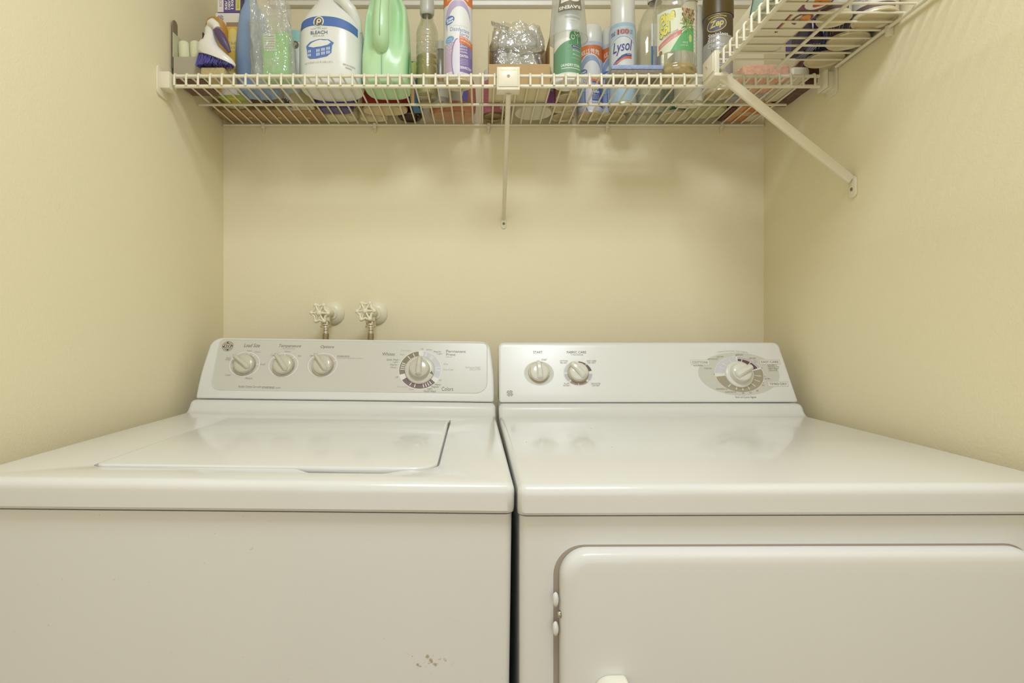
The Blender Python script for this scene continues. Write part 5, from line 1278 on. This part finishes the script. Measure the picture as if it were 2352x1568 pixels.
body('bottle_body', rt, [(0, .003), (.030, .002), (.035, .0), (.037, .004), (.037, .05), (.03, .07), (.012, .08), (.011, .09), (0, .09)], mat('bottle_cream', (226, 212, 168), rough=.35), sy=.55, power=2.5)
rt = root('dark_bottle', 'dark brown glass bottle with a hollow base against the back wall', 'bottle', at(942, 1.537))
body('bottle_body', rt, [(0, .010), (.008, .009), (.022, .003), (.028, .0), (.0315, .004), (.0325, .06), (.028, .085), (.013, .105), (.011, .13), (0, .13)], mat('glass_dark', (58, 34, 26), rough=.08, var=.1), seg=40)
rt = root('soap_tray', 'pale pinkish plastic tray lying slantwise below the ribbed bottle', 'tray', (at(1000, 1.455)[0], 1.452, Z0), rot=(0, 0, math.radians(-6)))
bm = bmesh.new(); box(bm, -.046, .040, -.013, .016, 0, .020, 0, .004, 3)
finish('tray_body', bm, mat('tray_pink', (214, 192, 158), rough=.4), rt)

# ================================================================ THINGS ON THE RIGHT SHELF
def rz(px, py, z=ZR-CAMZ): d = z*F/(CY-py); return (px-CX)*d/F, d
# white pouch with printed underside
rt = root('powder_pouch', 'large white pouch with orange and maroon printing lying on the right shelf', 'pouch', (.560, 1.045, ZR))
bm = bmesh.new(); box(bm, -.052, .046, -.150, .158, .0, .060, 0, .018, 4); bmesh.ops.subdivide_edges(bm, edges=bm.edges[:], cuts=2, use_grid_fill=True)
for v in bm.verts: v.co += noise.noise_vector(v.co*22)*.004; v.co.z = max(0, v.co.z)
finish('pouch_body', bm, mat('pouch_white', (236, 228, 204), rough=.35, var=.01), rt, smooth=60)
D = Decal(); MA, OG = (112, 64, 82), (226, 140, 52)
# seen from below: u to the right, v away from the camera
D.poly([(.006, -.060), (.050, -.075), (.052, -.02), (.030, .012), (.006, -.010)], MA); D.ell(.028, -.038, .020, .026, (236, 230, 220), 1); D.ell(.033, -.040, .014, .018, OG, 2); D.ell(.030, -.030, .006, .010, (200, 60, 40), 3)
D.arc(.030, .018, .013, .017, 100, 360, MA, 2, ky=1.2); D.ell(.034, .016, .009, .012, OG, 2); D.text('FR', .026, .022, .008, .012, MA, 3)
D.line([(.002, .004), (.002, .056), (.006, .066)], .0035, MA, 1); D.line([(.0055, .004), (.0055, .056), (.009, .066)], .0020, OG, 1)
D.line([(.0, -.078), (.052, -.098)], .003, MA, 1); 
D.text('A', .006, .088, .004, .006, (90, 70, 70), 1); D.text('G', .012, .118, .005, .006, (120, 100, 80), 1)
D.build('bottom_printing', rt, lambda u, v, h: Vector((u-.010, v, -h-.0001)))
# cans against the right wall
ENDM = mat('can_end', (222, 208, 172), rough=.35, metal=.15, var=.04, scale=40)
for i, (d_, x_, r_, col, lab) in enumerate(((1.226, .7150, .0375, (66, 60, 100), 'tin with a silver rim in the corner, at the far end of the right shelf'), (1.148, .7150, .0375, (96, 76, 80), 'dark tin against the right wall, next to the corner tin'),
        (1.068, .6400, .0290, (196, 196, 190), 'silver tin with a dark band set in from the right wall, top right'), (1.005, .7290-.026, .0, (0, 0, 0), ''), (1.069, .7150, .0375, (224, 218, 206), 'white printed tin against the right wall at the top edge'))):
    if not r_: continue
    if i == 0: z_ = ZR
    rt = root('tin_can', lab, 'can', (x_, d_, ZR), 'tins standing along the right wall')
    body('can_end', rt, [(0, .003), (r_*.86, .003), (r_*.90, .0015), (r_*.96, 0), (r_*1.0, .0015), (r_*1.0, .004), (r_*.97, .006)], ENDM)
    body('can_body', rt, [(r_*.965, .0055), (r_*.97, .008), (r_*.97, .10), (r_*1.0, .102), (r_*.98, .106), (0, .104)], mat('tin_%d' % i, col, rough=.25, metal=.25, var=.25 if i < 2 else .05, scale=50))
    D = Decal(); R = r_*.97
    if i in (0, 1):
        for k in range(16): D.line([(-R*1.2+k*.006, .012), (-R*1.2+k*.006+.010, .050)], .0012, ((150, 160, 200), (40, 44, 110), (200, 204, 214))[k % 3], 1)
    else:
        D.rect(-R*1.5, .008, R*1.0, .016, (84, 60, 58), 1)
        for k in range(6): D.text('NET WT OZ', -R*.3, .024+k*.007, .03, .0036, (120, 110, 110), 1)
    D.build('label', rt, cyl_map(R, turn=-.6), step=.004)
rt = root('yellow_carton', 'yellow flat carton lying across the tins at the top right edge', 'box', (.690, 1.040, ZR+.1075))
bm = bmesh.new(); box(bm, -.045, .050, -.080, .050, 0, .03, 0, .0008, 1); finish('carton', bm, mat('carton_yellow', (222, 196, 66), rough=.4), rt, smooth=None)
# dark pouch near the corner
rt = root('dark_pouch', 'dark purple pouch with silver-blue streaks lying by the corner tin', 'pouch', (.655, 1.185, ZR))
bm = bmesh.new(); box(bm, -.012, .014, -.038, .045, 0, .05, 0, .008, 3)
for v in bm.verts: v.co += noise.noise_vector(v.co*45)*.003; v.co.z = max(0, v.co.z)
finish('pouch_body', bm, mat('pouch_dark', (50, 30, 56), rough=.25, bump=.5, bscale=60), rt)
D = Decal()
for k in range(9): D.line([(-.008+k*.002, -.034), (-.002+k*.0016, .004), (-.009+k*.0022, .034)], .0008, ((150, 156, 206), (60, 70, 170), (210, 206, 216))[k % 3], 1)
D.build('bottom_printing', rt, lambda u, v, h: Vector((u, v, -h-.0002)))
# teal-edged tablet-like pad at the shelf front
rt = root('document_box', 'thin teal case with a dark edge on the front edge of the right shelf', 'case', (.4905, 1.080, ZR))
bm = bmesh.new(); box(bm, 0, .008, -.18, 0, 0, .11, 0, .002)
for v in bm.verts: v.co.y -= v.co.z*.55
finish('case_shell', bm, mat('case_teal', (176, 214, 206), rough=.3), rt)
bm = bmesh.new(); box(bm, -.0006, .0086, -.002, .0012, .0, .1105, 0, .0003)
for v in bm.verts: v.co.y -= v.co.z*.55
finish('dark_edge', bm, mat('edge_dark', (70, 72, 66), rough=.5), rt)
